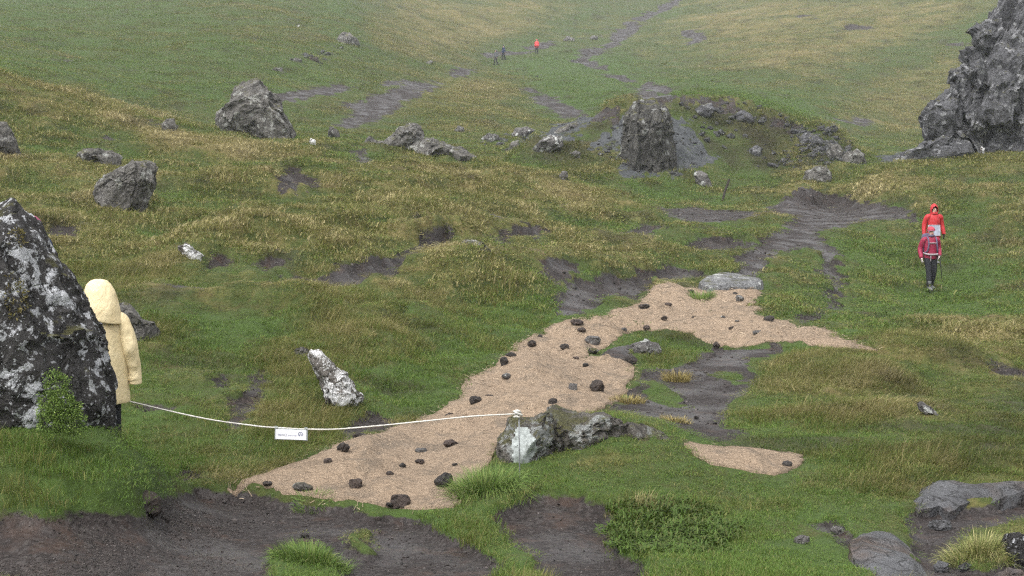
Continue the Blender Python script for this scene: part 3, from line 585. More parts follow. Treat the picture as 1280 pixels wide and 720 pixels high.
def slab(label, poly, mat, h, seed, name="rock_slab"):
    """a flat bedrock slab: top outline on a level h above the ground, sides going down into it"""
    P = np.array(dens(list(poly), 4)); g = hit(Z, P[:, 0], P[:, 1]); c = np.median(g, 0)
    A = np.column_stack([g[:, 0] - c[0], g[:, 1] - c[1], np.ones(len(g))]); k, *_ = np.linalg.lstsq(A, g[:, 2], rcond=None); k[:2] = np.clip(k[:2], -.25, .25); z0 = c[2] + h
    W = []
    for px, py in P:
        q = ray(px, py); t = (z0 - k[0] * c[0] - k[1] * c[1]) / (q[2] - k[0] * q[0] - k[1] * q[1]); W.append(q[:2] * t)
    W = np.array(W); W += 0.012 * np.stack([noise2(W[:, 0] * 9, W[:, 1] * 9, seed), noise2(W[:, 0] * 9, W[:, 1] * 9, seed + 1)], -1)
    n = len(W); lo, hi = W.min(0), W.max(0); st = max(0.02, float((hi - lo).max()) / 70); X_, Y_ = np.meshgrid(np.arange(lo[0], hi[0], st), np.arange(lo[1], hi[1], st)); q = np.column_stack([X_.ravel(), Y_.ravel()]) + rng.uniform(-.3, .3, (X_.size, 2)) * st; q = q[sdist(W, q[:, 0], q[:, 1]) > st * .5]
    vo, eo, fo, *_ = delaunay_2d_cdt([Vector(p) for p in np.concatenate([W, q])], [(i, (i + 1) % n) for i in range(n)], [], 1, 1e-5)
    vo = np.array([tuple(v) for v in vo]); T = np.array([f for f in fo if len(f) == 3]); sd = np.maximum(sdist(W, vo[:, 0], vo[:, 1]), 0)
    z = z0 + k[0] * (vo[:, 0] - c[0]) + k[1] * (vo[:, 1] - c[1]) - 0.05 * (1 - sstep(0, .10, sd)) + 0.03 * fbm2(vo[:, 0] * 2.2, vo[:, 1] * 2.2, seed, 4) + 0.05 * np.abs(noise2(vo[:, 0] * 1.1, vo[:, 1] * 1.6, seed + 4))
    top = np.column_stack([vo, z]); aa = top[T]; nz = np.cross(aa[:, 1] - aa[:, 0], aa[:, 2] - aa[:, 0])[:, 2]; T[nz < 0] = T[nz < 0][:, ::-1]
    VV = [top]; FF = [T]; cur = np.arange(n); cen = W.mean(0)
    for s_, dz in ((1.02, .06), (1.05, .16), (1.08, h + .4)):
        ring = np.column_stack([(W - cen) * s_ + cen, top[:n, 2] - dz]); ring[:, :2] += 0.02 * np.stack([noise2(W[:, 0] * 6, W[:, 1] * 6 + dz * 9, seed), noise2(W[:, 0] * 6 + dz * 9, W[:, 1] * 6, seed + 1)], -1); nx = np.arange(n) + sum(len(v) for v in VV); VV.append(ring)
        i1 = np.roll(np.arange(n), -1); FF.append(np.stack([cur, cur[i1], nx[i1]], -1)[:, ::-1]); FF.append(np.stack([cur, nx[i1], nx], -1)[:, ::-1]); cur = nx
    VV = np.concatenate(VV); loc = np.array([c[0], c[1], z0 - h]); m = fast_mesh(name, VV - loc, np.concatenate(FF)); bm = bmesh.new(); bm.from_mesh(m); bmesh.ops.recalc_face_normals(bm, faces=bm.faces); bm.to_mesh(m); bm.free()
    o = obj(name, m, M[mat], None, loc); tag(o, label, "rock slab"); SLABS.append(W); return o
SLABS = []
# the big lichened boulder in the corner
big = rock("huge black boulder crusted with white lichen, hiding the yellow coated person", [(-90,300),(-40,262),(0,243),(16,241),(30,258),(48,280),(62,306),(82,330),(98,347),(108,372),(122,398),(134,428),(143,462),(146,495),(140,528),(128,552),(60,572),(0,575),(-100,570),(-120,430)], 'big', depth=0.62, D=10.45, fixed=True, seed=4, sub=6, rough=0.14, fine=0.045, ncut=9, cut=0.82, centre=(20,430), name="boulder", cat="boulder", sink=0.1)
def leaf_part(name, parent, centre, radii, n, cols, leaf, seed, label=None, lobes=None):
    """a cushion of many small leaves, as one mesh"""
    r = np.random.default_rng(seed); d = r.normal(size=(n, 3)); d /= np.linalg.norm(d, axis=1)[:, None]; d[:, 1] = -np.abs(d[:, 1]) if radii[1] < 0 else d[:, 1]
    q = d * np.abs(np.array(radii)) * r.uniform(0.7, 1.05, n)[:, None] * (1 + 0.35 * noise3(d * 2.5, seed) + 0.2 * noise3(d * 6, seed + 1))[:, None] + np.array(centre) + (np.array(lobes)[r.integers(0, len(lobes), n)] if lobes else 0)
    a = r.normal(size=(n, 3)) * 0.6 + d; a /= np.linalg.norm(a, axis=1)[:, None]; b = np.cross(a, r.normal(size=(n, 3))); b /= np.linalg.norm(b, axis=1)[:, None]
    s = leaf * r.uniform(0.6, 1.3, n)[:, None]; VV = np.stack([q, q + a * s + b * s * 0.45, q + a * s * 2.1, q + a * s - b * s * 0.45], 1).reshape(-1, 3)
    m = fast_mesh(name, VV, np.arange(4 * n).reshape(-1, 4), False)
    vattr(m, "blade", np.repeat(r.random(n), 4)); s_ = NT(name); f = s_.attr("blade").outputs['Fac']
    p = s_.principled(s_.ramp(f, [(0.0, cols[0]), (0.6, cols[1]), (1.0, cols[2])]), 0.7)
    o = obj(name, m, s_.m, parent); 
    if label: o["label"] = label
    return o
leafy = [(0.05, 0.085, 0.014), (0.10, 0.17, 0.028), (0.20, 0.27, 0.06)]; mossy = [(0.075, 0.06, 0.02), (0.12, 0.10, 0.03), (0.16, 0.15, 0.05)]
bc = np.array(big.location)
def on_big(px, py, D): return tuple(at(px, py, D) - bc)
leaf_part("moss", big, on_big(16, 375, 9.95), (0.10, 0.08, 0.16), 700, mossy, 0.012, 8)
leaf_part("moss", big, on_big(22, 300, 10.1), (0.05, 0.05, 0.09), 300, mossy, 0.012, 9)
fc = at(76, 503, 9.60); fern = leaf_part("leafy_plant", None, (0, 0, 0), (0.085, 0.06, 0.09), 9000, leafy, 0.0075, 11, None, [(0, 0, 0), (-.07, 0, -.03), (.06, -.01, -.05), (-.03, .02, .12), (.03, 0, -.13), (-.08, .01, -.14), (.09, 0, -.15), (-.01, -.03, -.06)]); fern.location = fc
tag(fern, "bright green leafy cushion plant growing on the foot of the lichened black boulder", "plant")

rock("grey boulder with white patch, behind the yellow coat", [(147,376),(160,374),(170,384),(178,394),(195,398),(208,412),(206,422),(185,424),(150,420)], 'boulder', D=17.2, seed=12, ratio=0.8)
wr = rock("elongated boulder splashed with white lichen, slanting out of the grass left of the mat", [(384,447),(389,438),(402,439),(421,457),(438,465),(451,479),(453,494),(441,507),(424,515),(413,511),(407,496),(396,474)], 'white', seed=15, ratio=0.9, D=15.1, fixed=True, depth=.30, ncut=12, cut=.66, rough=.2, sink=.1, block=.10, sub=6)
rock("small grey rock in the grass just above the white splashed boulder", [(367,437),(376,432),(386,434),(390,442),(380,447),(368,444)], 'boulder', seed=16)
rock("small half buried stone with a bright white end", [(222,306),(232,303),(243,308),(253,316),(252,325),(240,323),(228,316)], 'white', seed=17)
rock("rounded split boulder with a dark cleft, on the left slope", [(113,240),(118,222),(130,214),(150,205),(165,196),(182,198),(194,206),(196,222),(192,248),(184,264),(160,266),(130,262),(118,254)], 'boulder', seed=20, ratio=0.9, sub=6, rough=0.2, cut=.7)
rock("low flat grey boulder behind the split boulder", [(91,188),(104,183),(122,184),(140,186),(149,194),(150,206),(132,212),(108,206),(94,198)], 'boulder', seed=21, ratio=0.9, D=37)
rock("lichened boulder cut by the picture's left edge", [(-25,160),(-5,150),(8,152),(18,164),(27,176),(28,188),(10,192),(-20,192)], 'boulder', seed=23, D=40)
rock("small round grey stone on the dry grass ridge left of the largest boulder", [(202,154),(208,147),(217,147),(223,155),(220,164),(206,164)], 'boulder', seed=25, D=48, sub=4)
rock("largest grey angular boulder standing on the grassy ridge", [(261,150),(262,138),(272,124),(283,114),(294,99),(306,97),(320,98),(335,104),(348,116),(360,130),(372,144),(387,158),(386,168),(368,170),(344,176),(318,166),(290,162),(270,160)], 'boulder', seed=27, D=50.5, sub=6, ratio=0.85, rough=0.25, fine=0.045)
rock("tiny white stone below the largest angular boulder", [(386,176),(389,172),(394,174),(395,181),(388,182)], 'white', seed=29, D=49.5, sub=3)
rock("small brownish rock beside the largest angular boulder's right foot", [(407,162),(412,157),(421,159),(425,168),(412,170)], 'stone_grey', seed=31, D=53, sub=4)
C0 = at(525, 185, 50.5)
def blob(poly, D, depth, seed, **k): return outline_mesh("b", poly, D, depth, seed, **k)
join_blobs("rock_outcrop", [blob([(440,200),(446,182),(462,172),(478,178),(476,196),(458,206)], 51, .7, 33, sub=4), blob([(470,182),(492,162),(510,154),(524,154),(530,166),(532,182),(510,194),(482,192)], 50.8, 1.0, 34),
  blob([(510,186),(530,168),(552,176),(566,182),(574,196),(552,204),(524,200)], 50.4, .9, 35), blob([(555,186),(572,182),(590,192),(603,203),(585,208),(566,204)], 50, .6, 36, sub=4)], 'boulder',
  "long jagged rock outcrop along the crest of the near grassy hill", "outcrop", C0)
rock("low grey rock lying beside the muddy trench on the near hillside", [(572,310),(580,299),(594,297),(610,303),(621,312),(618,320),(600,319),(580,318)], 'boulder', seed=38, ratio=1.1)
# the mound and its rocks
C0 = at(812, 180, 61)
join_blobs("rock_pillar", [blob([(774,200),(776,160),(779,138),(788,128),(802,124),(822,125),(836,130),(840,150),(842,172),(848,190),(847,214),(834,226),(806,230),(786,222)], 61.6, 1.6, 41, sub=6, cut=.9, ncut=2, rough=.12, block=.10, nblk=60), blob([(806,150),(812,134),(824,132),(832,150),(832,180),(822,196),(808,186)], 60.7, .9, 42, cut=.7, block=.1),
  blob([(784,170),(788,140),(798,134),(804,150),(804,190),(794,206),(786,196)], 60.9, .9, 44, cut=.7, block=.1)], 'pillar', "upright rock pillar in the face of the green mound between two grey scree slopes", "rock pillar", C0)
for lab, po, D, sd, mt in [
 ("pale grey rock at the left foot of the mound", [(662,184),(672,174),(688,168),(701,170),(703,180),(690,188),(668,190)], 61, 45, 'stone_grey'),
 ("rock on the skyline of the mound left of the pillar", [(690,164),(702,156),(722,150),(732,154),(726,163),(704,170)], 64, 46, 'boulder'),
 ("grey slab of stone at the right foot of the pillar", [(867,216),(873,211),(882,214),(890,224),(893,234),(882,237),(872,230)], 58.5, 47, 'stone_grey'),
 ("small round stone on the mound's left grass slope", [(698,220),(701,213),(708,213),(711,222),(706,225),(699,224)], 57, 48, 'stone_grey'),
 ("brown stone low on the left of the mound", [(712,192),(718,187),(726,190),(726,197),(714,197)], 60.5, 49, 'stone_grey'),
 ("lumpy rock where the mound meets the right slope", [(1003,226),(1008,213),(1018,205),(1032,205),(1040,214),(1036,226),(1018,230)], 58, 50, 'boulder'),
 ("rock at the far right tip of the mound", [(1053,198),(1058,189),(1070,185),(1082,190),(1086,200),(1072,205),(1056,204)], 65, 51, 'boulder'),
 ("lichened rock on the mound's rim near its right tip", [(1030,190),(1036,179),(1048,178),(1056,188),(1052,198),(1036,197)], 65.5, 52, 'boulder'),
 ("dark ledge rock at the top of the mound", [(868,136),(876,128),(890,128),(896,136),(886,144),(872,143)], 67.5, 53, 'crag'),
 ("flat grey rock on the mound's rim, second from the top ledge", [(918,142),(926,136),(940,140),(946,150),(930,154),(920,150)], 67, 54, 'crag'),
 ("rock embedded in the middle of the mound's right face", [(1000,170),(1010,162),(1024,168),(1034,178),(1018,182),(1004,180)], 66, 55, 'crag'),
 ("small dark rock in the mossy middle of the mound's face", [(936,186),(944,180),(954,184),(952,194),(940,194)], 63, 56, 'crag'),
 ("pale rock band on the grass left of the mound", [(634,170),(645,160),(660,156),(668,162),(656,170),(640,175)], 70, 57, 'stone_grey'),
 ("grey rock in the dip between the near hill and the mound", [(602,172),(608,165),(620,166),(624,174),(612,178)], 78, 58, 'stone_grey'),
 ("dark rock in the dip close to the near hill's crest", [(634,188),(640,176),(648,174),(652,184),(644,192)], 64, 59, 'boulder'),
 ("grey rock on the tan slope above the near hill's outcrop", [(566,162),(572,156),(580,158),(582,165),(570,167)], 92, 60, 'boulder'),
 ("dark rock group's largest stone, high on the far left hillside", [(420,47),(427,40),(438,39),(446,46),(449,53),(432,54),(422,53)], 143, 61, 'boulder'),
 ("round grey stone below the dark rock on the far left hillside", [(339,88),(344,82),(352,83),(355,90),(346,93)], 104, 62, 'boulder'),
 ("black stone right of the round grey stone on the far left hillside", [(383,76),(389,70),(397,71),(400,77),(390,79)], 112, 63, 'stone'),
 ("flat grey stone in the row on the far left hillside", [(362,74),(370,71),(378,74),(376,78),(364,78)], 112, 64, 'boulder'),
 ("tiny white stone highest on the far left hillside", [(371,33),(373,30),(375,32),(375,35),(372,35)], 150, 65, 'white'),
 ("pale flat stone beside the far muddy track", [(531,79),(537,75),(543,77),(540,81),(533,82)], 142, 66, 'stone_grey'),
 ("pale stone by the far path right of the red hiker", [(703,49),(710,45),(719,47),(717,52),(706,53)], 192, 67, 'stone_grey'),
 ("flat pale stone further along the far path", [(735,48),(740,44),(748,45),(746,50),(737,50)], 192, 68, 'stone_grey'),
 ]: rock(lab, po, mt, D=D, seed=sd, sub=4, ratio=0.9)
slab("flat pale rock slab with a mossy front, at the head of the mat", [(874,350),(884,344),(905,341),(930,345),(953,349),(951,354),(935,357),(905,358),(885,357)], 'slab_moss', 0.20, 70)
rock("low lichened stone on the grass island inside the mat's bend", [(790,430),(800,424),(812,422),(822,428),(825,437),(810,440),(795,439)], 'stone_grey', seed=71, ratio=1.0, sub=4)
# boulder the rope post stands before
C0 = at(700, 555, 12.8)
pr_ = join_blobs("boulder", [blob([(618,570),(624,545),(636,527),(652,519),(668,519),(684,512),(696,520),(700,560),(690,600),(650,606),(626,592)], 12.6, .46, 73, sub=6, rough=.18, cut=.75), blob([(668,560),(676,520),(690,508),(706,514),(732,516),(762,516),(782,526),(792,545),(770,580),(720,590),(684,585)], 12.85, .5, 74, sub=6, rough=.2, cut=.7),
  blob([(770,545),(784,526),(805,531),(826,541),(843,552),(848,566),(830,582),(796,578)], 12.9, .34, 76, sub=5, rough=.2, cut=.7)],
  'post_rock', "brown and grey boulder with a large white lichen patch, behind the thin rope post", "boulder", C0)
# white lichen crust on it: a thin shell following the near face
dg = bpy.context.evaluated_depsgraph_get()
def crust(name, parent, poly, dist0, mat, thick=0.012, step=2.0):
    from mathutils.bvhtree import BVHTree
    me = parent.data; bv = BVHTree.FromPolygons([v.co + parent.location for v in me.vertices], [list(p.vertices) for p in me.polygons])
    P = np.array(poly, float); lo, hi = P.min(0), P.max(0); gx = np.arange(lo[0], hi[0], step); gy = np.arange(lo[1], hi[1], step); G = {}; VV, TT = [], []
    for i, u in enumerate(gx):
        for j, v in enumerate(gy):
            q = sdist(P, np.array([u + 2.5 * noise2(np.array(v / 5.), np.array(u / 5.), 3)]), np.array([v + 2.5 * noise2(np.array(u / 5.), np.array(v / 5.), 4)]))[0]
            if q < 0: continue
            d = Vector(ray(u, v)).normalized(); h, nrm, _, _ = bv.ray_cast(Vector((0, 0, 0)), d)
            if h is None: continue
            G[i, j] = len(VV); VV.append(h - d * thick * min(1, q / 4 + 0.15) - parent.location)
    for (i, j) in G:
        if (i + 1, j) in G and (i, j + 1) in G and (i + 1, j + 1) in G: TT.append((G[i, j], G[i, j + 1], G[i + 1, j + 1], G[i + 1, j]))
    return obj(name, fast_mesh(name, [tuple(v) for v in VV], TT), M[mat], parent)
crust("lichen_patch", pr_, [(641,540),(650,530),(660,533),(668,543),(673,555),(668,572),(660,585),(648,588),(641,576),(638,560)], 0, 'lichen')
# worn slabs, lower right
slab("broad worn rock slab at the right edge, above bare mud", [(1134,622),(1146,608),(1165,598),(1190,597),(1215,603),(1250,601),(1300,602),(1310,606),(1275,610),(1240,622),(1215,621),(1185,634),(1175,626),(1150,632)], 'slab', 0.05, 81)
slab("flat tilted slab with a rusty tint in the right foreground", [(1062,672),(1078,662),(1100,661),(1122,664),(1134,676),(1150,700),(1164,724),(1150,735),(1110,730),(1085,712),(1068,692)], 'slab', 0.06, 82)
rock("dark edged boulder at the lower right corner beside the grass clump", [(1248,682),(1256,668),(1272,660),(1300,660),(1312,690),(1280,702),(1256,700)], 'big', D=10.1, seed=83)
for lab, po, sd in [("small wet slab in the mud below the broad slab", [(1160,652),(1170,648),(1186,652),(1188,660),(1172,662),(1161,659)], 84), ("broken stone at the bottom right between slab and clump", [(1165,706),(1174,700),(1186,703),(1188,713),(1174,718)], 85),
  ("flat stone on the bottom edge under the corner boulder", [(1240,716),(1255,708),(1278,710),(1290,724),(1250,730)], 86), ("loose stone in the wet gravel right of the broken stone", [(1198,706),(1208,702),(1216,706),(1212,713),(1200,713)], 87),
  ("small pale stone sunk in the turf beside the rusty slab", [(1038,660),(1045,655),(1056,658),(1058,665),(1044,668)], 88), ("grey stone in the worn turf left of the rusty slab", [(992,672),(1001,668),(1011,670),(1013,676),(1000,680),(993,678)], 89)]:
    rock(lab, po, 'slab' if sd < 88 else 'stone_grey', seed=sd, sub=4)
rock("white edged stone in a dark hollow on the right hand grass", [(1146,503),(1152,500),(1162,507),(1172,514),(1178,518),(1164,520),(1152,513)], 'stone_grey', seed=90, sub=4)
rock("black rock jutting from the eroded edge of the left bank", [(150,626),(164,616),(182,613),(198,618),(200,632),(180,638),(156,636)], 'stone', D=9.95, fixed=True, depth=.25, seed=91, sub=4)
# the crag on the right
C0 = at(1220, 110, 63)
crag_b = []
for po, D, dp, sd, sb, kw in [
 ([(1108,200),(1130,186),(1151,170),(1147,150),(1150,133),(1166,123),(1184,113),(1187,88),(1200,76),(1202,63),(1216,52),(1213,38),(1230,24),(1238,6),(1258,-8),(1300,-50),(1400,-60),(1430,120),(1400,225),(1280,215),(1180,212)], 64.5, 3.4, 101, 6, dict(centre=(1262,112), rough=.22, ncut=3, cut=.85, block=.16, nblk=150, fine=.09)),
 ([(1200,160),(1204,110),(1222,70),(1250,50),(1290,60),(1310,120),(1290,190),(1230,200)], 62.6, 2.2, 109, 6, dict(rough=.3, block=.16, nblk=60)),
 ([(1148,150),(1150,133),(1166,123),(1188,122),(1206,130),(1208,156),(1186,172),(1158,168)], 62.4, 1.2, 105, 5, dict(rough=.2, block=.12)),
 ([(1110,200),(1128,188),(1150,176),(1175,170),(1210,176),(1230,192),(1180,206),(1130,207)], 61.6, 1.0, 107, 5, dict(rough=.3, block=.14)),
 ([(1186,112),(1189,88),(1202,76),(1222,88),(1224,116),(1206,130)], 62.8, 1.1, 104, 5, dict(rough=.2, block=.12)),
 ([(1214,52),(1215,38),(1231,25),(1252,24),(1258,46),(1244,64),(1224,62)], 63.2, 1.1, 102, 5, dict(rough=.2, block=.12)),
 ([(1240,180),(1250,140),(1280,120),(1330,130),(1340,180),(1290,206)], 61.4, 1.6, 110, 5, dict(rough=.3, block=.14))]:
    crag_b.append(blob(po, D, dp, sd, sub=sb, **kw))
join_blobs("crag", crag_b, 'crag', "tall dark jagged crag rising from the right slope out of the picture", "crag", C0)
for lab, po, D, sd in [("small pale boulder on the grass below the crag", [(1208,192),(1212,188),(1218,189),(1219,194),(1211,195)], 59.5, 121), ("white fragment lying under the crag's foot", [(1224,186),(1227,183),(1231,185),(1230,190),(1225,190)], 60, 122)]:
    rock(lab, po, 'white', D=D, seed=sd, sub=3)

r_ = np.random.default_rng(77)
# stones holding the mat down: (x, y, width in photo pixels, height ratio, material, label)
ST = [
 (429,570,15,.75,'stone',"black stone on the mat's lower left edge, above a smaller reddish one"),
 (410,583,12,.6,'stone_red',"small reddish stone on the lower left edge of the mat"),
 (446,607,18,.75,'stone',"large rounded black stone alone near the bottom of the mat"),
 (500,629,25,.75,'stone_red',"brown wedge shaped stone at the very bottom edge of the mat"),
 (486,634,9,.5,'stone',"small dark stone touching the brown wedge at the mat's bottom"),
 (555,613,24,.75,'stone',"large dark angular stone beside the grass mound at the mat's bottom"),
 (564,561,20,.45,'stone_red',"long low reddish stone in the lower middle of the mat"),
 (562,528,14,.65,'stone',"black square stone directly under the rope over the mat"),
 (594,510,15,.75,'stone',"black stone on the mat just above the rope near the post"),
 (611,499,16,.45,'stone',"flat black wedge stone above the rope near the post"),
 (630,457,12,1.0,'stone',"round dark stone near the left edge halfway up the mat"),
 (639,445,12,.45,'stone',"flat black stone on the mat's left edge halfway up"),
 (633,477,13,.4,'stone_grey',"thin grey stone below the round dark stone halfway up the mat"),
 (665,432,12,.8,'stone',"dark pointed stone on the mat's upper left edge"),
 (675,423,6,.7,'stone',"tiny black stone on the left edge above the dark pointed one"),
 (705,442,12,.5,'stone',"dark flat stone in the middle of the mat level with the grass island"),
 (487,594,10,.65,'stone',"small dark stone, lower of a close pair in the mat's lower middle"),
 (503,585,9,.7,'stone',"small dark stone, upper of a close pair in the mat's lower middle"),
 (525,580,11,.5,'stone_red',"brown stone right of the close pair in the mat's lower middle"),
 (526,565,16,.35,'stone_grey',"grey lump half hidden in the mat near the long reddish stone"),
 (569,583,7,.6,'stone',"tiny black square stone left of the grass mound by the post"),
 (450,549,17,.55,'stone',"dark stone at the mat's left edge under the turf hollow"),
 (691,511,12,.8,'stone',"dark pointed stone on the mat just behind the mossy boulder"),
 (717,492,13,.8,'stone_grey',"grey pyramid stone left of the largest black block"),
 (720,451,9,.5,'stone_red',"reddish stone below the mat's cut beside the grass island"),
 (721,411,16,.4,'stone_red',"flat reddish grey stone on the upper left part of the mat"),
 (728,421,13,.4,'stone',"dark flat stone just below the flat reddish grey one"),
 (741,429,18,.6,'stone_grey',"large dark grey block at the notch beside the grass island"),
 (741,440,14,.5,'post_rock',"mossy stone at the notch beside the large dark grey block"),
 (732,460,9,.5,'stone',"small black stone under the notch in the mat's right side"),
 (780,414,9,.5,'stone_grey',"grey stone on the mat's inner edge above the grass island, left one"),
 (787,452,18,.5,'stone',"long black stone on the mat's right corner below the grass island"),
 (746,491,20,.75,'stone',"largest black block on the right half of the mat"),
 (805,385,14,.45,'stone',"long dark stone on the upper part of the mat"),
 (835,384,10,.5,'stone_red',"reddish stone on the upper mat right of the long dark one"),
 (830,401,8,.7,'stone',"black stone in the middle of the upper mat"),
 (808,411,10,.6,'stone_red',"brown square stone on the inner edge above the grass island, right one"),
 (867,403,6,.8,'stone',"tiny black stone on the upper mat, left of three in a row"),
 (879,402,6,.5,'stone',"tiny black stone on the upper mat, middle of three in a row"),
 (904,401,6,.5,'stone_grey',"tiny grey stone on the upper mat, right of three in a row"),
 (922,406,6,.4,'stone_grey',"tiny flat grey stone near the right of the upper mat"),
 (914,415,7,.5,'stone',"tiny black stone on a fold near the right of the upper mat"),
 (919,370,7,.6,'stone',"small dark stone below the pale slab at the mat's head"),
 (924,379,11,.8,'stone_grey',"dark grey stone, larger one below the pale slab at the mat's head"),
 (864,368,8,.4,'stone',"flat dark stone left of the pale slab at the mat's head"),
 (946,422,13,.35,'stone_grey',"flat grey stone on the mat's right arm"),
 (895,433,9,.8,'stone',"dark stone in the mud where the right arm of the mat begins"),
 (961,400,14,.6,'stone',"dark stone under the turf bank at the mat's right arm"),
 (334,607,13,.4,'stone',"small flat stone at the mat's bottom left tip"),
 (380,612,27,.4,'post_rock',"long brown stone with grass in front of it at the mat's bottom left"),
 (984,583,12,.6,'stone',"single dark stone on the small scrap of matting"),
]
for k, (px, py, w, hr, mt, lab) in enumerate(ST):
    g = onground(px, py + w * hr * 0.3); D = g[1]; r = np.random.default_rng(500 + k); hw = w / 2 * 1.08; hh = w * hr / 2 * 1.12
    po = [(px + hw * math.cos(a) * r.uniform(.85, 1.08), py - hh * math.sin(a) * r.uniform(.8, 1.1)) for a in np.linspace(0, 2 * math.pi, 9)[:-1]]
    on = 0.0
    S, T = ICO[4]
    W, T, C, size = outline_mesh("stone", po, D, hw * D / F * r.uniform(.75, 1.0), 600 + k, sub=4, ncut=11, cut=0.60, rough=0.16, fine=0.02, sink=0.2)
    low = np.percentile(W[:, 2], 12); C = C.copy(); C[2] = float(gz(C[0], C[1])) + max((float(mat_zoff(C[0:1], C[1:2], np.maximum(sdist(W_, C[0:1], C[1:2]), 0))[0]) for W_ in MATP if sdist(W_, C[0:1], C[1:2])[0] > -0.1), default=0.02) - low * 0.58 if not mt == 'x' else C[2]
    o = obj("stone", fast_mesh("stone", W, T), M[mt], None, C); tag(o, lab, "stone", "stones weighing down the coir mat")
    ROCKS.append((C[0], C[1], size * 0.8))
for px, py, w, lab in [(382,669,14,"black stone in the bright green grass clump on the foreground mud"), (472,648,10,"small dark stone lying alone on the smooth wet mud"), (205,648,14,"dark clod of stone on the gravelly mud below the left bank")]:
    po = [(px + w / 2 * math.cos(a), py - w * .3 * math.sin(a)) for a in np.linspace(0, 2 * math.pi, 8)[:-1]]
    rock(lab, po, 'stone', seed=int(px), sub=4, name="stone", cat="stone")

# ---------------------------------------------------------------- rope, post, sign, leaning stake
def tube_mesh(name, pts, rad, sides=8, close=True):
    pts = [Vector(p) for p in pts]; rad = rad if hasattr(rad, '__len__') else [rad] * len(pts); bm = bmesh.new(); rings = []
    for i, p in enumerate(pts):
        t = (pts[min(i + 1, len(pts) - 1)] - pts[max(i - 1, 0)]).normalized(); u = t.cross(Vector((0.13, 0.2, 1))); u = u.normalized() if u.length > 1e-4 else Vector((1, 0, 0)); v = t.cross(u)
        rings.append([bm.verts.new(p + (u * math.cos(2 * math.pi * k / sides) + v * math.sin(2 * math.pi * k / sides)) * rad[i]) for k in range(sides)])
    for a, b in zip(rings, rings[1:]):
        for k in range(sides): bm.faces.new((a[k], a[(k + 1) % sides], b[(k + 1) % sides], b[k]))
    if close: bm.faces.new(rings[0][::-1]); bm.faces.new(rings[-1])
    bmesh.ops.recalc_face_normals(bm, faces=bm.faces); return bm
M['rope'] = mat_plain("rope_white_nylon", (0.62, 0.60, 0.55), 0.8, 0.3, 120, 0.003)
M['steel'] = mat_plain("post_galvanised", (0.30, 0.31, 0.32), 0.5, 0.2, 60, 0, 0.4, 0.4)
M['wood'] = mat_plain("weathered_wood", (0.05, 0.042, 0.036), 0.9, 0.4, 30, 0.01)
M['paper'] = mat_plain("sign_white", (0.84, 0.85, 0.90), 0.5, 0.05, 20)
M['film'] = mat_plain("sign_sleeve", (0.30, 0.33, 0.33), 0.3, 0.1, 20)
M['ink'] = mat_plain("sign_ink", (0.17, 0.19, 0.30), 0.6)
M['inkpale'] = mat_plain("sign_ink_pale", (0.42, 0.44, 0.56), 0.6)
pb = onground(650, 603); pD = pb[1]; ptop = at(648, 514, pD)
ptop[0] = pb[0] - 0.01
bm = tube_mesh("p", [pb - np.array([0, 0, .25]), pb * 0.5 + ptop * 0.5, ptop + np.array([0, 0, 0.01])], [0.006, 0.006, 0.0055])
post = bm_obj("rope_post", bm, M['steel']); tag(post, "thin grey metal rope post in front of the white lichen patch", "post")
# rope: hangs from the post, under the sign, behind the coat to the boulder
kn = ptop + np.array([0, -0.012, -0.02])
rp = [(128,494,12.55),(163,502,12.4),(200,511,12.35),(260,524,12.3),(320,532.5,12.25),(345,534.5,12.22),(383,536.5,12.2),(420,536.5,12.15),(470,532.5,12.1),(530,526.5,12.0),(590,520.5,11.9)]
A_ = np.array(rp); pts3 = [at(a, b, d) for a, b, d in rp] + [kn]
def smooth(pts, n=6):
    pts = [Vector(p) for p in pts]; out = []
    for i in range(len(pts) - 1):
        p0, p1, p2, p3 = pts[max(i - 1, 0)], pts[i], pts[i + 1], pts[min(i + 2, len(pts) - 1)]
        for k in range(n):
            t = k / n; out.append(0.5 * ((2 * p1) + (p2 - p0) * t + (2 * p0 - 5 * p1 + 4 * p2 - p3) * t * t + (3 * p1 - p0 - 3 * p2 + p3) * t ** 3))
    return out + [pts[-1]]
rope = bm_obj("rope", tube_mesh("r", smooth(pts3, 14), [0.0066 + 0.0011 * math.sin(i * 2.4) + 0.0006 * math.sin(i * .37) for i in range(len(smooth(pts3, 14)))]), M['rope']); tag(rope, "white barrier rope sagging across the path from the boulder to the thin post", "rope")
kp = []
for k in range(40):
    a = k * 0.9; kp.append(kn + np.array([0.017 * math.cos(a) - 0.03 * (k / 40), 0.017 * math.sin(a), 0.026 * math.sin(k * 0.35)]))
kp += [kn + np.array([0.03, -0.02, -0.01])]
bm_obj("knot", tube_mesh("k", kp, 0.008), M['rope'], rope)
# sign
s0, s1 = at(345, 534.5, 12.20), at(383, 536.5, 12.18); sc_ = (s0 + s1) / 2; sw = np.linalg.norm(s1 - s0); ang = math.atan2(s1[2] - s0[2], s1[0] - s0[0])
sign = empty("sign", sc_); sign.rotation_euler = (0.05, -ang, 0); tag(sign, "small white sign with a round emblem hanging on the sagging rope", "sign")
def box(name, x0, x1, y0, y1, z0, z1, mat, parent, bev=0.0):
    bm = bmesh.new(); bmesh.ops.create_cube(bm, size=1); bmesh.ops.scale(bm, vec=(x1 - x0, y1 - y0, z1 - z0), verts=bm.verts); bmesh.ops.translate(bm, vec=((x0 + x1) / 2, (y0 + y1) / 2, (z0 + z1) / 2), verts=bm.verts)
    if bev: bmesh.ops.bevel(bm, geom=list(bm.edges), offset=bev, segments=2, affect='EDGES')
    return bm_obj(name, bm, mat, parent, smooth=False)
hh = 13.5 * 12.2 / F
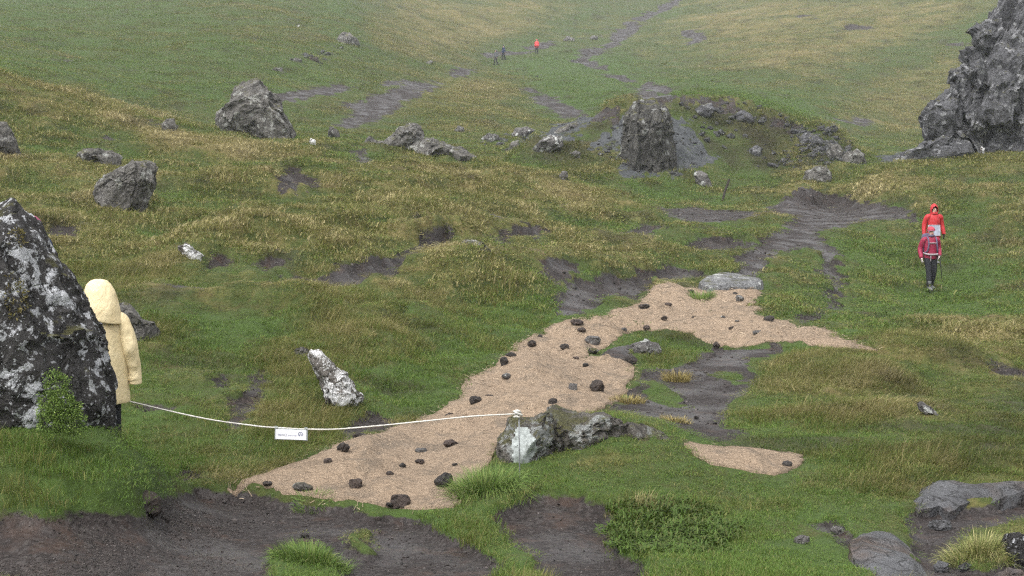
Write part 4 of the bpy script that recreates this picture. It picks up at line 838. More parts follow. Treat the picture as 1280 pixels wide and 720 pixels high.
box("sleeve", -sw / 2 - 0.008, sw / 2 + 0.012, -0.003, 0.003, -hh - 0.010, -0.004, M['film'], sign, 0.001)
box("board", -sw / 2, sw / 2, -0.007, -0.0035, -hh - 0.005, -0.010, M['paper'], sign, 0.0008)
bm = bmesh.new(); r = random.Random(5)
def strokes(bm, x0, x1, zc, h, th, n, r):
    w = (x1 - x0) / n
    for k in range(n):
        for q in range(2):
            a = x0 + w * (k + 0.1 + 0.45 * q); zz = zc + r.uniform(-.1, .1) * h; hgt = h * r.choice((0.6, 0.75, 1.0)); 
            vs = [bm.verts.new(p) for p in ((a, -0.0078, zz - hgt / 2), (a + th, -0.0078, zz - hgt / 2), (a + th, -0.0078, zz + hgt / 2), (a, -0.0078, zz + hgt / 2))]; bm.faces.new(vs)
        vs = [bm.verts.new(p) for p in ((x0 + w * (k + .1), -0.0079, zc - h * .1 * (k % 3)), (x0 + w * (k + .7), -0.0079, zc - h * .1 * (k % 3)), (x0 + w * (k + .7), -0.0079, zc + h * .12 - h * .1 * (k % 3)), (x0 + w * (k + .1), -0.0079, zc + h * .12 - h * .1 * (k % 3)))]; bm.faces.new(vs)
strokes(bm, -sw * .41, -sw * .20, -hh * .64, .016, .0028, 5, r)
vs = [bm.verts.new(p) for p in ((-sw * .165, -.0078, -hh * .82), (-sw * .15, -.0078, -hh * .82), (-sw * .15, -.0078, -hh * .50), (-sw * .165, -.0078, -hh * .50))]; bm.faces.new(vs)
bm_obj("lettering", bm, M['ink'], sign, smooth=False)
bm = bmesh.new(); strokes(bm, -sw * .10, sw * .20, -hh * .66, .012, .0022, 8, r); bm_obj("lettering", bm, M['inkpale'], sign, smooth=False)
bm = bmesh.new(); R1, R0 = .021, .0155; cx, cz = sw * .31, -hh * .50
for k in range(28):
    a0, a1 = k / 28 * 2 * math.pi, (k + 1) / 28 * 2 * math.pi
    if 20 <= k <= 22: continue
    bm.faces.new([bm.verts.new((cx + R * math.cos(a), -0.0078, cz + R * math.sin(a))) for R, a in ((R0, a0), (R1, a0), (R1, a1), (R0, a1))])
for q in ([(-.008, .012), (-.003, .012), (.016, -.014), (.010, -.015)], [(-.010, -.002), (-.003, -.002), (-.003, -.014), (-.010, -.014)]):
    bm.faces.new([bm.verts.new((cx + a, -0.0079, cz + b)) for a, b in q])
bm_obj("emblem", bm, M['ink'], sign, smooth=False)
for x0 in (-sw / 2 + 0.004, sw / 2 - 0.004):
    bm_obj("tie", tube_mesh("t", [(x0 + .012 * math.cos(a), .012 * math.sin(a), -0.002 + 0.014 * math.sin(a * .5 + .3)) for a in np.linspace(0, 6.2, 12)], 0.003, 5), M['film'], sign)
wp = onground(903, 251); bm = tube_mesh("w", [wp - np.array([.05, 0, .3]), wp + np.array([.06, 0, .25]), wp + np.array([.16, 0, .55]), wp + np.array([.27, 0, .86])], [.05, .048, .05, .045], 7)
tag(bm_obj("wooden_stake", bm, M['wood'], smooth=False), "dark wooden stake leaning to the right below the mound", "stake")
fast_mesh = _fm

# ---------------------------------------------------------------- people
M['skin'] = mat_plain("skin", (0.52, 0.33, 0.25), 0.6, 0.08, 30)
M['dark_cloth'] = mat_plain("dark_trousers", (0.018, 0.019, 0.024), 0.85, 0.3, 60, 0.004)
M['grey_cloth'] = mat_plain("grey_jacket", (0.085, 0.087, 0.095), 0.85, 0.2, 60)
M['blue_cloth'] = mat_plain("navy_jacket", (0.020, 0.032, 0.075), 0.8, 0.2, 60)
M['red_cloth'] = mat_plain("red_rain_jacket", (0.50, 0.028, 0.034), 0.5, 0.25, 14, 0.004)
M['coral_cloth'] = mat_plain("coral_rain_jacket", (0.62, 0.055, 0.06), 0.5, 0.2, 14)
M['magenta_cloth'] = mat_plain("crimson_jacket", (0.30, 0.020, 0.058), 0.6, 0.3, 14, 0.004)
M['pink_cloth'] = mat_plain("pink_hood", (0.30, 0.075, 0.135), 0.8, 0.2, 60)
M['strap'] = mat_plain("purple_grey_straps", (0.11, 0.09, 0.15), 0.7, 0.2, 60)
M['belt'] = mat_plain("pale_webbing", (0.36, 0.32, 0.34), 0.7, 0.2, 60)
M['hat'] = mat_plain("red_pink_knit", (0.48, 0.07, 0.10), 0.9, 0.35, 60, 0.006)
M['glove_black'] = mat_plain("black_gloves", (0.012, 0.012, 0.013), 0.8)
M['glove_pale'] = mat_plain("pale_gloves", (0.50, 0.44, 0.43), 0.8)
M['boot'] = mat_plain("grey_gaiters", (0.16, 0.165, 0.17), 0.8, 0.4, 30)
M['black'] = mat_plain("black_rubber", (0.012, 0.012, 0.012), 0.6)
M['map'] = mat_plain("map_case", (0.33, 0.36, 0.44), 0.25, 0.45, 14, 0, 0.5)
def mat_coat():
    s = NT("yellow_waxed_coat"); O = s.objco(); n = s.noise(O, 3.2, 5, 0.6, 1.2); f = s.noise(s.scaled(O, (10, 10, 6)), 1.0, 4, 0.55, 2.2)
    c = s.ramp(n, [(0.30, (0.62, 0.49, 0.275)), (0.60, (0.76, 0.635, 0.395))])
    b = s.bump(f, 0.02, 0.6); b = s.bump(s.noise(O, 160, 2), 0.001, 0.4, b); s.principled(c, 0.62, b, 0.3); return s.m
M['coat'] = mat_coat()

def skin_mesh(name, J, E, root, sub=2):
    """one continuous skinned surface: J name -> (position, radius), E edges"""
    names = list(J); bm = bmesh.new(); vs = {k: bm.verts.new(J[k][0]) for k in names}
    for a, b in E: bm.edges.new((vs[a], vs[b]))
    m = bpy.data.meshes.new(name + "_bones"); bm.to_mesh(m); bm.free(); o = bpy.data.objects.new(name + "_bones", m); COL.objects.link(o)
    md = o.modifiers.new("s", 'SKIN'); md.branch_smoothing = 0.4
    for i, k in enumerate(names):
        r = J[k][1]; m.skin_vertices[0].data[i].radius = (r, r) if np.isscalar(r) else r; m.skin_vertices[0].data[i].use_root = (k == root)
    s = o.modifiers.new("u", 'SUBSURF'); s.levels = sub; s.render_levels = sub
    d = bpy.context.evaluated_depsgraph_get(); d.update(); out = bpy.data.meshes.new_from_object(o.evaluated_get(d)); out.name = name
    bpy.data.objects.remove(o); bpy.data.meshes.remove(m)
    for p in out.polygons: p.use_smooth = True
    return out
def loft(bm, rings, n=20, fold=0.0, seed=0, cap=True, ff=(3.0, 2.0)):
    """rings: (centre, half width vector, half depth vector)"""
    R = []
    for i, (c, u, v) in enumerate(rings):
        c, u, v = np.array(c, float), np.array(u, float), np.array(v, float); vs = []
        for k in range(n):
            a = 2 * math.pi * k / n; d = 1.0
            if fold: d += fold * float(noise3(np.array([[math.cos(a) * ff[0] + seed, math.sin(a) * ff[0], c[2] * ff[1] * 2 + seed]]), seed)[0])
            vs.append(bm.verts.new(c + (u * math.cos(a) + v * math.sin(a)) * d))
        R.append(vs)
    for a, b in zip(R, R[1:]):
        for k in range(n): bm.faces.new((a[k], a[(k + 1) % n], b[(k + 1) % n], b[k]))
    if cap: bm.faces.new(R[0][::-1]); bm.faces.new(R[-1])
def limb(bm, pts, rad, n=12, per=4, fold=0.0, seed=0):
    P = smooth(pts, per); q = np.linspace(0, len(pts) - 1, len(P)); rr = np.interp(q, range(len(pts)), [r if np.isscalar(r) else r[0] for r in rad]); rings = []
    for i, p in enumerate(P):
        t = (P[min(i + 1, len(P) - 1)] - P[max(i - 1, 0)]).normalized(); u = t.cross(Vector((0, 1, 0.02))).normalized(); v = t.cross(u); rings.append((p, u * rr[i], v * rr[i]))
    loft(bm, rings, n, fold, seed)
def fin(name, bm, mat, parent, sub=1, label=None):
    bmesh.ops.recalc_face_normals(bm, faces=bm.faces)
    o = bm_obj(name, bm, mat, parent)
    if sub:
        md = o.modifiers.new("u", 'SUBSURF'); md.levels = sub; md.render_levels = sub
        d = bpy.context.evaluated_depsgraph_get(); d.update(); me = bpy.data.meshes.new_from_object(o.evaluated_get(d)); o.modifiers.clear(); old = o.data; o.data = me; bpy.data.meshes.remove(old); me.name = name
        for p in me.polygons: p.use_smooth = True
    if label: o["label"] = label
    return o
def body_joints(P):
    J = {'pelvis': ((0, 0, .95), .13), 'spine': ((0, -.01, 1.14), .12), 'chest': ((0, -.01, 1.33), .13), 'neck': ((0, .0, 1.49), .055), 'head': ((0, .03, 1.60), .088), 'crown': ((0, .02, 1.68), .07), 'nose': ((0, .125, 1.60), .013)}
    E = [('pelvis', 'spine'), ('spine', 'chest'), ('chest', 'neck'), ('neck', 'head'), ('head', 'crown'), ('head', 'nose')]
    for s, sg in (('r', 1), ('l', -1)):
        sh, el, wr, ha = P['arm_' + s]; hip, kn, an, to = P['leg_' + s]
        J.update({'sh' + s: (sh, .06), 'el' + s: (el, .042), 'wr' + s: (wr, .028), 'ha' + s: (ha, .032), 'hip' + s: (hip, .09), 'kn' + s: (kn, .056), 'an' + s: (an, .04), 'to' + s: (to, .03)})
        E += [('chest', 'sh' + s), ('sh' + s, 'el' + s), ('el' + s, 'wr' + s), ('wr' + s, 'ha' + s), ('pelvis', 'hip' + s), ('hip' + s, 'kn' + s), ('kn' + s, 'an' + s), ('an' + s, 'to' + s)]
        d = np.array(ha) - np.array(wr); d /= np.linalg.norm(d); side = np.cross(d, [sg, 0, 0]); side /= np.linalg.norm(side)
        for q, off, ln in ((0, -.026, .062), (1, -.009, .074), (2, .009, .072), (3, .024, .058)):
            b = np.array(ha) + d * .03 + side * off; J[f'f{q}{s}'] = (tuple(b), .010); J[f'g{q}{s}'] = (tuple(b + d * ln * .5 - np.array([sg * .008, 0, 0])), .009); J[f'h{q}{s}'] = (tuple(b + d * ln * .95 - np.array([sg * .026, 0, 0])), .0075)
            E += [('ha' + s, f'f{q}{s}'), (f'f{q}{s}', f'g{q}{s}'), (f'g{q}{s}', f'h{q}{s}')]
        t = np.array(wr) * .5 + np.array(ha) * .5 + np.array([0, .03, 0]); J['t0' + s] = (tuple(t), .011); J['t1' + s] = (tuple(t + d * .045 + np.array([-sg * .012, .012, 0])), .009); E += [('ha' + s, 't0' + s), ('t0' + s, 't1' + s)]
    return J, E
STAND = dict(arm_r=((.185, 0, 1.41), (.245, -.03, 1.14), (.26, .03, .89), (.26, .05, .82)), arm_l=((-.185, 0, 1.41), (-.245, -.03, 1.14), (-.26, .03, .89), (-.26, .05, .82)),
             leg_r=((.085, 0, .92), (.10, .03, .50), (.10, -.02, .09), (.11, .12, .035)), leg_l=((-.085, 0, .92), (-.10, .03, .50), (-.10, -.02, .09), (-.11, .12, .035)))
def person(label, loc, rz, h, P, group=None):
    J, E = body_joints(P); m = skin_mesh("person", J, E, 'pelvis', 1); o = obj("person", m, M['skin'], None, loc); o.rotation_euler = (0, 0, rz); o.scale = (h / 1.75,) * 3
    tag(o, label, "person", group); return o
def trousers(o, P, mat, r=1.15):
    bm = bmesh.new()
    for s in 'rl':
        hip, kn, an, to = P['leg_' + s]; an2 = (an[0], an[1], an[2] + .0)
        limb(bm, [(hip[0], hip[1], hip[2] + .05), hip, kn, an2], [.10 * r, .098 * r, .066 * r, .058 * r], 14, 5, 0.10, 5)
    loft(bm, [((0, 0, .82), (.15, 0, 0), (0, .12, 0)), ((0, 0, .92), (.175, 0, 0), (0, .125, 0)), ((0, 0, 1.04), (.16, 0, 0), (0, .115, 0))], 18)
    return fin("trousers", bm, M[mat], o)
def boots(o, P, mat, sole='black'):
    for s in 'rl':
        an, to = np.array(P['leg_' + s][2]), np.array(P['leg_' + s][3]); d = to - an; d[2] = 0; d /= np.linalg.norm(d); sd = np.array([d[1], -d[0], 0]); z0 = an[2] - .09; bm = bmesh.new(); base = np.array([an[0], an[1], z0]); up = np.array([0, 0, 1.])
        loft(bm, [(base - d * .085 + up * .06, sd * .02, up * .03), (base - d * .07 + up * .055, sd * .042, up * .055), (base + up * .06, sd * .048, up * .062), (base + d * .09 + up * .048, sd * .052, up * .046), (base + d * .17 + up * .036, sd * .046, up * .032), (base + d * .205 + up * .03, sd * .022, up * .018)], 14)
        limb(bm, [base + up * .05, base + up * .16, base + up * .27], [.055, .062, .068], 12, 3)
        b = fin("boot", bm, M[mat], o); bm = bmesh.new()
        loft(bm, [(base - d * .09 + up * .012, sd * .035, up * .014), (base + d * .02 + up * .011, sd * .05, up * .014), (base + d * .13 + up * .011, sd * .053, up * .014), (base + d * .215 + up * .013, sd * .025, up * .011)], 12); fin("sole", bm, M[sole], b, 0)
def jacket(o, P, mat, hem=.80, flare=.20, fold=.06, seed=3, sleeve=.062):
    bm = bmesh.new()
    loft(bm, [((0, 0, hem), (flare * .94, 0, 0), (0, .135, 0)), ((0, 0, hem + .04), (flare, 0, 0), (0, .145, 0)), ((0, 0, 1.02), (.185, 0, 0), (0, .14, 0)), ((0, 0, 1.2), (.19, 0, 0), (0, .145, 0)), ((0, -.005, 1.36), (.205, 0, 0), (0, .14, 0)), ((0, -.01, 1.44), (.17, 0, 0), (0, .115, 0)), ((0, -.005, 1.49), (.09, 0, 0), (0, .085, 0)), ((0, .0, 1.54), (.07, 0, 0), (0, .07, 0))], 24, fold, seed)
    for s, sg in (('r', 1), ('l', -1)):
        sh, el, wr, ha = P['arm_' + s]; limb(bm, [(sh[0] - sg * .06, sh[1], sh[2] - .01), (sh[0] + sg * .01, sh[1], sh[2] - .025), el, wr, tuple(np.array(wr) * .65 + np.array(ha) * .35)], [.07, sleeve * 1.25, sleeve * 1.05, sleeve * .85, sleeve * .8], 14, 5, .12, seed + 1)
    return fin("jacket", bm, M[mat], o)
def hood(o, mat, open_=0.62, r=(.118, .135, .155), c=(0, .012, 1.605), peak=0.0, seed=2, name="hood"):
    bm = bmesh.new(); bmesh.ops.create_uvsphere(bm, u_segments=24, v_segments=16, radius=1)
    for v in bm.verts:
        p = v.co.copy(); f = 1 + .05 * float(noise3(np.array([[p.x * 2 + seed, p.y * 2, p.z * 2]]), seed)[0])
        z = p.z * r[2] * f; w = 1 + (0.28 * min(1, max(0, -p.z)) ** 1.0 if p.z < 0 else -0.10 * p.z)
        v.co = Vector((p.x * r[0] * f * w, p.y * r[1] * f * w - (peak * max(0, p.z)), z)) + Vector(c)
    cut = [f for f in bm.faces if (f.calc_center_median() - Vector(c)).normalized().dot(Vector((0, .98, -.2))) > open_]; bmesh.ops.delete(bm, geom=cut, context='FACES')
    bmesh.ops.solidify(bm, geom=list(bm.faces), thickness=0.008); return fin(name, bm, M[mat], o)
def face(o):
    for sg in (1, -1):
        bm = bmesh.new(); bmesh.ops.create_uvsphere(bm, u_segments=10, v_segments=8, radius=.011, matrix=Matrix.Translation((sg * .033, .103, 1.625))); bm_obj("eye", bm, M['black'], o)
    bm = bmesh.new(); loft(bm, [((-.025, .106, 1.552), (0, 0, .004), (0, .006, 0)), ((0, .113, 1.55), (0, 0, .008), (0, .008, 0)), ((.025, .106, 1.552), (0, 0, .004), (0, .006, 0))], 8); bm_obj("mouth", bm, M['hat'], o)
def gloves(o, P, mat):
    J, E = body_joints(P)
    for s in 'rl':
        ks = [k for k in J if k.endswith(s) and k[0] in 'fght' and k[1] in '0123'] + ['ha' + s, 'wr' + s]; Jg = {k: (J[k][0], J[k][1] + .005) for k in ks}; Eg = [e for e in E if e[0] in Jg and e[1] in Jg]
        m = skin_mesh("glove", Jg, Eg, 'ha' + s, 1); obj("glove", m, M[mat], o)

# --- the hooded person in yellow, seen from behind, half hidden by the boulder
yx, yD = at(126, 400, 12.05)[0], 12.05; yg = float(gz(yx, yD)); ytop = at(126, 349, yD)[2]
PY = dict(STAND); PY['arm_r'] = ((.19, -.01, 1.40), (.262, -.04, 1.14), (.30, .0, .92), (.302, .01, .87))
yp = person("person in long pale yellow hooded raincoat seen from behind, half hidden by the black boulder", (yx, yD, yg), math.radians(14), (ytop - yg) / 1.785 * 1.75, PY)
k_ = (ytop - yg) / 1.785
trousers(yp, PY, 'dark_cloth'); boots(yp, PY, 'black')
def dense(rings, k=4):
    out = []
    for r0, r1 in zip(rings, rings[1:]):
        for q in range(k): t = q / k; out.append(tuple(np.array(x, float) * (1 - t) + np.array(y, float) * t for x, y in zip(r0, r1)))
    return out + [tuple(np.array(x, float) for x in rings[-1])]
def crumple(bm, amp, sx, sz, seed):
    bm.normal_update(); V_ = list(bm.verts); p = np.array([tuple(v.co) for v in V_]); nn = np.array([tuple(v.normal) for v in V_])
    w = np.column_stack([p[:, 0] * sx + p[:, 2] * 1.5, p[:, 1] * sx, p[:, 2] * sz]) + seed; f = (1 - 2 * np.abs(noise3(w, seed))) * .6 + noise3(w * 2.1, seed + 1) * .4
    for v, q in zip(V_, p + nn * (amp * f)[:, None]): v.co = q
bm = bmesh.new()
loft(bm, dense([((.0, 0, .595), (.245, 0, 0), (0, .18, 0)), ((0, 0, .60), (.255, 0, 0), (0, .19, 0)), ((0, 0, .80), (.245, 0, 0), (0, .185, 0)), ((0, 0, 1.0), (.228, 0, 0), (0, .175, 0)), ((0, 0, 1.15), (.21, 0, 0), (0, .165, 0)), ((0, -.005, 1.30), (.205, 0, 0), (0, .15, 0)), ((0, -.01, 1.40), (.185, 0, 0), (0, .13, 0)), ((0, -.01, 1.46), (.13, 0, 0), (0, .11, 0)), ((0, 0, 1.52), (.09, 0, 0), (0, .09, 0))]), 40)
crumple(bm, .015, 11, 1.4, 31); coat = fin("raincoat", bm, M['coat'], yp, 1)
for s, sg in (('r', 1), ('l', -1)):
    sh, el, wr, ha = PY['arm_' + s]; bm = bmesh.new()
    limb(bm, [(sh[0] - sg * .09, sh[1], sh[2] + .01), (sh[0] - sg * .01, sh[1], sh[2] - .02), (sh[0] + sg * .04, sh[1] - .015, 1.27), el, (el[0] * .45 + wr[0] * .55, el[1] * .5 + wr[1] * .5, 1.02), (wr[0], wr[1], .90), (wr[0] + sg * .004, wr[1], .775), (wr[0] + sg * .004, wr[1], .773)], [.07, .080, .078, .075, .070, .064, .064, .060], 22, 6)
    crumple(bm, .010, 9, 9, 33); fin("sleeve", bm, M['coat'], coat, 1)
bm = bmesh.new()
loft(bm, dense([((.03, -.03, 1.40), (.165, .0, -.035), (0, .15, 0.02)), ((.028, -.03, 1.405), (.178, 0, -.035), (0, .165, 0.02)), ((.015, -.025, 1.50), (.165, 0, -.012), (0, .165, 0)), ((.005, -.005, 1.60), (.150, 0, 0), (0, .160, 0)), ((-.005, .0, 1.68), (.138, 0, 0), (0, .150, 0)), ((-.012, .0, 1.735), (.116, 0, 0), (0, .122, 0)), ((-.016, 0, 1.768), (.080, 0, 0), (0, .08, 0)), ((-.018, 0, 1.785), (.025, 0, 0), (0, .03, 0))], 3), 36)
crumple(bm, .010, 7, 7, 37); fin("hood", bm, M['coat'], coat, 1)
bm = bmesh.new(); loft(bm, [((0, 0, .630), (.2555, 0, 0), (0, .1925, 0)), ((0, 0, .636), (.2575, 0, 0), (0, .1945, 0)), ((0, 0, .642), (.2555, 0, 0), (0, .1925, 0))], 40, cap=False); fin("hem_seam", bm, M['coat'], coat, 0)
for sg in (1, -1):
    bm = bmesh.new(); q = PY['arm_r'] ; loft(bm, [((sg * .302, .0, .80), (.066, 0, 0), (0, .066, 0)), ((sg * .302, .0, .812), (.0705, 0, 0), (0, .0705, 0)), ((sg * .302, .0, .83), (.069, 0, 0), (0, .069, 0)), ((sg * .302, 0, .845), (.0655, 0, 0), (0, .0655, 0))], 22, cap=False)
    if sg > 0: fin("cuff", bm, M['coat'], coat, 0)
    else: bm.free()
# --- someone behind the big boulder: only a pink hood shows
best = min(np.linspace(11.6, 22, 100), key=lambda d: abs(float(gz(at(40, 268, d)[0], d)) + 1.60 - at(40, 268, d)[2]))
hx = at(42.5, 268, best); hg = float(gz(hx[0], best)); hp = person("person whose pink hood just shows over the slanting edge of the black boulder", (hx[0], best, hg), math.radians(160), max(1.3, min(1.8, (hx[2] - hg) / 1.78 * 1.75)), STAND)
trousers(hp, STAND, 'dark_cloth'); boots(hp, STAND, 'black'); jacket(hp, STAND, 'blue_cloth'); hood(hp, 'pink_cloth')
# --- two hikers in red coming down the right slope
ff = onground(1162, 363); PF = dict(arm_r=((.185, 0, 1.40), (.27, -.06, 1.13), (.30, .08, .93), (.30, .11, .86)), arm_l=((-.185, 0, 1.40), (-.26, -.04, 1.14), (-.20, .14, .98), (-.17, .19, .93)),
    leg_r=((.085, 0, .92), (.095, .12, .52), (.09, .16, .10), (.095, .30, .045)), leg_l=((-.085, 0, .92), (-.09, .04, .50), (-.09, -.14, .13), (-.095, 0.0, .06)))
fh = person("front hiker in crimson jacket and knitted hat, wearing a rucksack with pale hip belt", tuple(ff), math.radians(180 + 8), 1.69, PF, None)
trousers(fh, PF, 'dark_cloth'); boots(fh, PF, 'boot'); jk = jacket(fh, PF, 'magenta_cloth', hem=.84, flare=.195, sleeve=.066); face(fh); gloves(fh, PF, 'glove_pale')
bm = bmesh.new(); loft(bm, [((0, .02, 1.625), (.100, 0, 0), (0, .118, 0)), ((0, .015, 1.665), (.104, 0, 0), (0, .120, 0)), ((0, .01, 1.71), (.092, 0, 0), (0, .105, 0)), ((0, .005, 1.745), (.055, 0, 0), (0, .065, 0)), ((0, 0, 1.755), (.015, 0, 0), (0, .02, 0))], 18, .04, 4); ht = fin("hat", bm, M['hat'], fh)
bm = bmesh.new(); loft(bm, [((0, .02, 1.622), (.104, 0, 0), (0, .122, 0)), ((0, .018, 1.638), (.107, 0, 0), (0, .125, 0)), ((0, .018, 1.654), (.104, 0, 0), (0, .122, 0))], 18); fin("hat_band", bm, M['pink_cloth'], ht, 0)
bm = bmesh.new(); loft(bm, [((0, .02, 1.46), (.105, 0, 0), (0, .11, 0)), ((0, .02, 1.50), (.11, 0, 0), (0, .115, 0)), ((0, .015, 1.545), (.085, 0, 0), (0, .09, 0))], 16, .1, 6); fin("scarf", bm, M['strap'], fh)
bm = bmesh.new(); loft(bm, [((0, -.26, .98), (.13, 0, 0), (0, .08, 0)), ((0, -.27, 1.05), (.165, 0, 0), (0, .11, 0)), ((0, -.27, 1.3), (.175, 0, 0), (0, .12, 0)), ((0, -.25, 1.5), (.15, 0, 0), (0, .10, 0)), ((0, -.24, 1.56), (.10, 0, 0), (0, .06, 0))], 18, .05, 8); bp = fin("rucksack", bm, M['strap'], fh)
for sg in (1, -1):
    bm = bmesh.new(); limb(bm, [(sg * .11, -.17, 1.40), (sg * .115, -.03, 1.475), (sg * .115, .10, 1.41), (sg * .12, .148, 1.25), (sg * .15, .12, 1.08), (sg * .19, -.04, 1.02)], [.022] * 6, 8, 4); fin("strap", bm, M['strap'], bp, 0)
bm = bmesh.new(); limb(bm, [(-.19, -.04, 1.03), (-.15, .13, 1.00), (0, .165, .99), (.15, .13, 1.00), (.19, -.04, 1.03)], [.024] * 5, 8, 5); fin("hip_belt", bm, M['belt'], bp, 0)
bm = bmesh.new(); limb(bm, [(-.11, .145, 1.30), (0, .162, 1.305), (.11, .145, 1.30)], [.012] * 3, 6, 3); fin("chest_strap", bm, M['belt'], bp, 0)
bm = bmesh.new(); limb(bm, [(.055, .155, .99), (.06, .165, .90), (.058, .155, .80)], [.012] * 3, 6, 3); fin("loose_strap", bm, M['belt'], bp, 0)
c_, s_ = math.cos(fh.rotation_euler.z), math.sin(fh.rotation_euler.z)
def wpt(p, o): return np.array(o.matrix_basis @ Vector(p))
bpy.context.view_layer.update()
g0 = wpt((-.165, .215, .97), fh); g1 = wpt((-.26, .24, .0), fh); g1[2] = float(gz(g1[0], g1[1])) + .25
g1 = g0 + (g1 - g0) * 0.92
pole = bm_obj("walking_pole", tube_mesh("w", [g0, g0 * .5 + g1 * .5, g1], [.014, .011, .008], 8), M['black']); tag(pole, "black walking pole in the hand of the front hiker in crimson", "pole")
rr_ = at(1166, 331, 41.2); rg = float(gz(rr_[0], rr_[1])); PR = dict(STAND); PR['arm_r'] = ((.185, 0, 1.41), (.27, -.04, 1.15), (.30, .03, .90), (.30, .05, .83)); PR['arm_l'] = ((-.185, 0, 1.41), (-.27, -.04, 1.15), (-.30, .03, .90), (-.30, .05, .83))
rtop = at(1166, 254, rr_[1])[2]; rh = person("rear hiker in bright red hooded rain jacket and black gloves, behind the crimson one", (rr_[0], rr_[1], rg), math.radians(180 + 6), max(1.6, min(1.95, (rtop - rg) / 1.80 * 1.75)), PR)
trousers(rh, PR, 'dark_cloth'); boots(rh, PR, 'boot'); jacket(rh, PR, 'red_cloth', hem=.74, flare=.225, sleeve=.072, fold=.09); face(rh); gloves(rh, PR, 'glove_black')
bm = bmesh.new(); loft(bm, [((0, -.01, 1.44), (.13, 0, 0), (0, .12, 0)), ((0, .0, 1.50), (.125, 0, 0), (0, .13, 0)), ((0, .01, 1.55), (.10, 0, 0), (0, .10, 0))], 18, .08, 9); fin("collar", bm, M['red_cloth'], rh)
hood(rh, 'red_cloth', r=(.118, .135, .165), c=(0, .012, 1.625), peak=.02)
bpy.context.view_layer.update()
mc = empty("map_case", wpt((.07, .235, 1.0), rh), rh.rotation_euler.z); mc.rotation_euler.x = 0.25; tag(mc, "grey blue map case hanging in front of the red hooded hiker", "map case")
box("sheet", -.165, .165, -.006, .006, -.15, .15, M['map'], mc, .003)
bm = bmesh.new()
for a, b in (((-.172, 0, -.157), (.172, 0, -.157)), ((.172, 0, -.157), (.172, 0, .157)), ((.172, 0, .157), (-.172, 0, .157)), ((-.172, 0, .157), (-.172, 0, -.157))):
    t = tube_mesh("t", [a, b], .011, 6); mm = bpy.data.meshes.new("t"); t.to_mesh(mm); t.free(); bm.from_mesh(mm)
bm_obj("rim", bm, M['belt'], mc)
bm_obj("neck_cord", tube_mesh("t", [(-.15, 0, .15), (-.12, -.09, .38), (-.07, -.16, .52)], .006, 6), M['black'], mc)
# --- three far walkers
def far_person(label, px, py, hpx, up, mat, rz, leg=.18, legs='dark_cloth'):
    g = onground(px, py); h = hpx / F * g[1]; P = dict(arm_r=STAND['arm_r'], arm_l=STAND['arm_l'], leg_r=((.085, 0, .92), (.095, leg * .5 + .04, .50), (.09, leg, .10), (.09, leg + .14, .04)), leg_l=((-.085, 0, .92), (-.09, 0, .50), (-.09, -leg, .12), (-.09, -leg + .13, .04)))
    o = person(label, tuple(g), rz, h, P); trousers(o, P, legs); jacket(o, P, mat, hem=.80 if up else .72, flare=.21 if up else .24); boots(o, P, 'black'); return o
p = far_person("distant walker in a grey jacket, nearer of the two dark figures on the far path", 620, 81, 18.5, True, 'grey_cloth', 2.2); hood(p, 'grey_cloth')
p = far_person("distant walker in dark blue, farther of the two dark figures on the far path", 629.5, 74.5, 17.5, True, 'blue_cloth', 2.4); hood(p, 'blue_cloth')
p = far_person("distant walker in a bright coral red cape, alone on the far path", 671, 67, 17.5, False, 'coral_cloth', 2.8, .1)
hood(p, 'coral_cloth')
bm = bmesh.new(); loft(bm, [((0, -.02, .82), (.36, 0, 0), (0, .30, 0)), ((0, -.02, 1.0), (.33, 0, 0), (0, .27, 0)), ((0, -.01, 1.3), (.26, 0, 0), (0, .2, 0)), ((0, 0, 1.46), (.15, 0, 0), (0, .12, 0)), ((0, 0, 1.52), (.09, 0, 0), (0, .09, 0))], 20, .08, 12); fin("cape", bm, M['coral_cloth'], p)
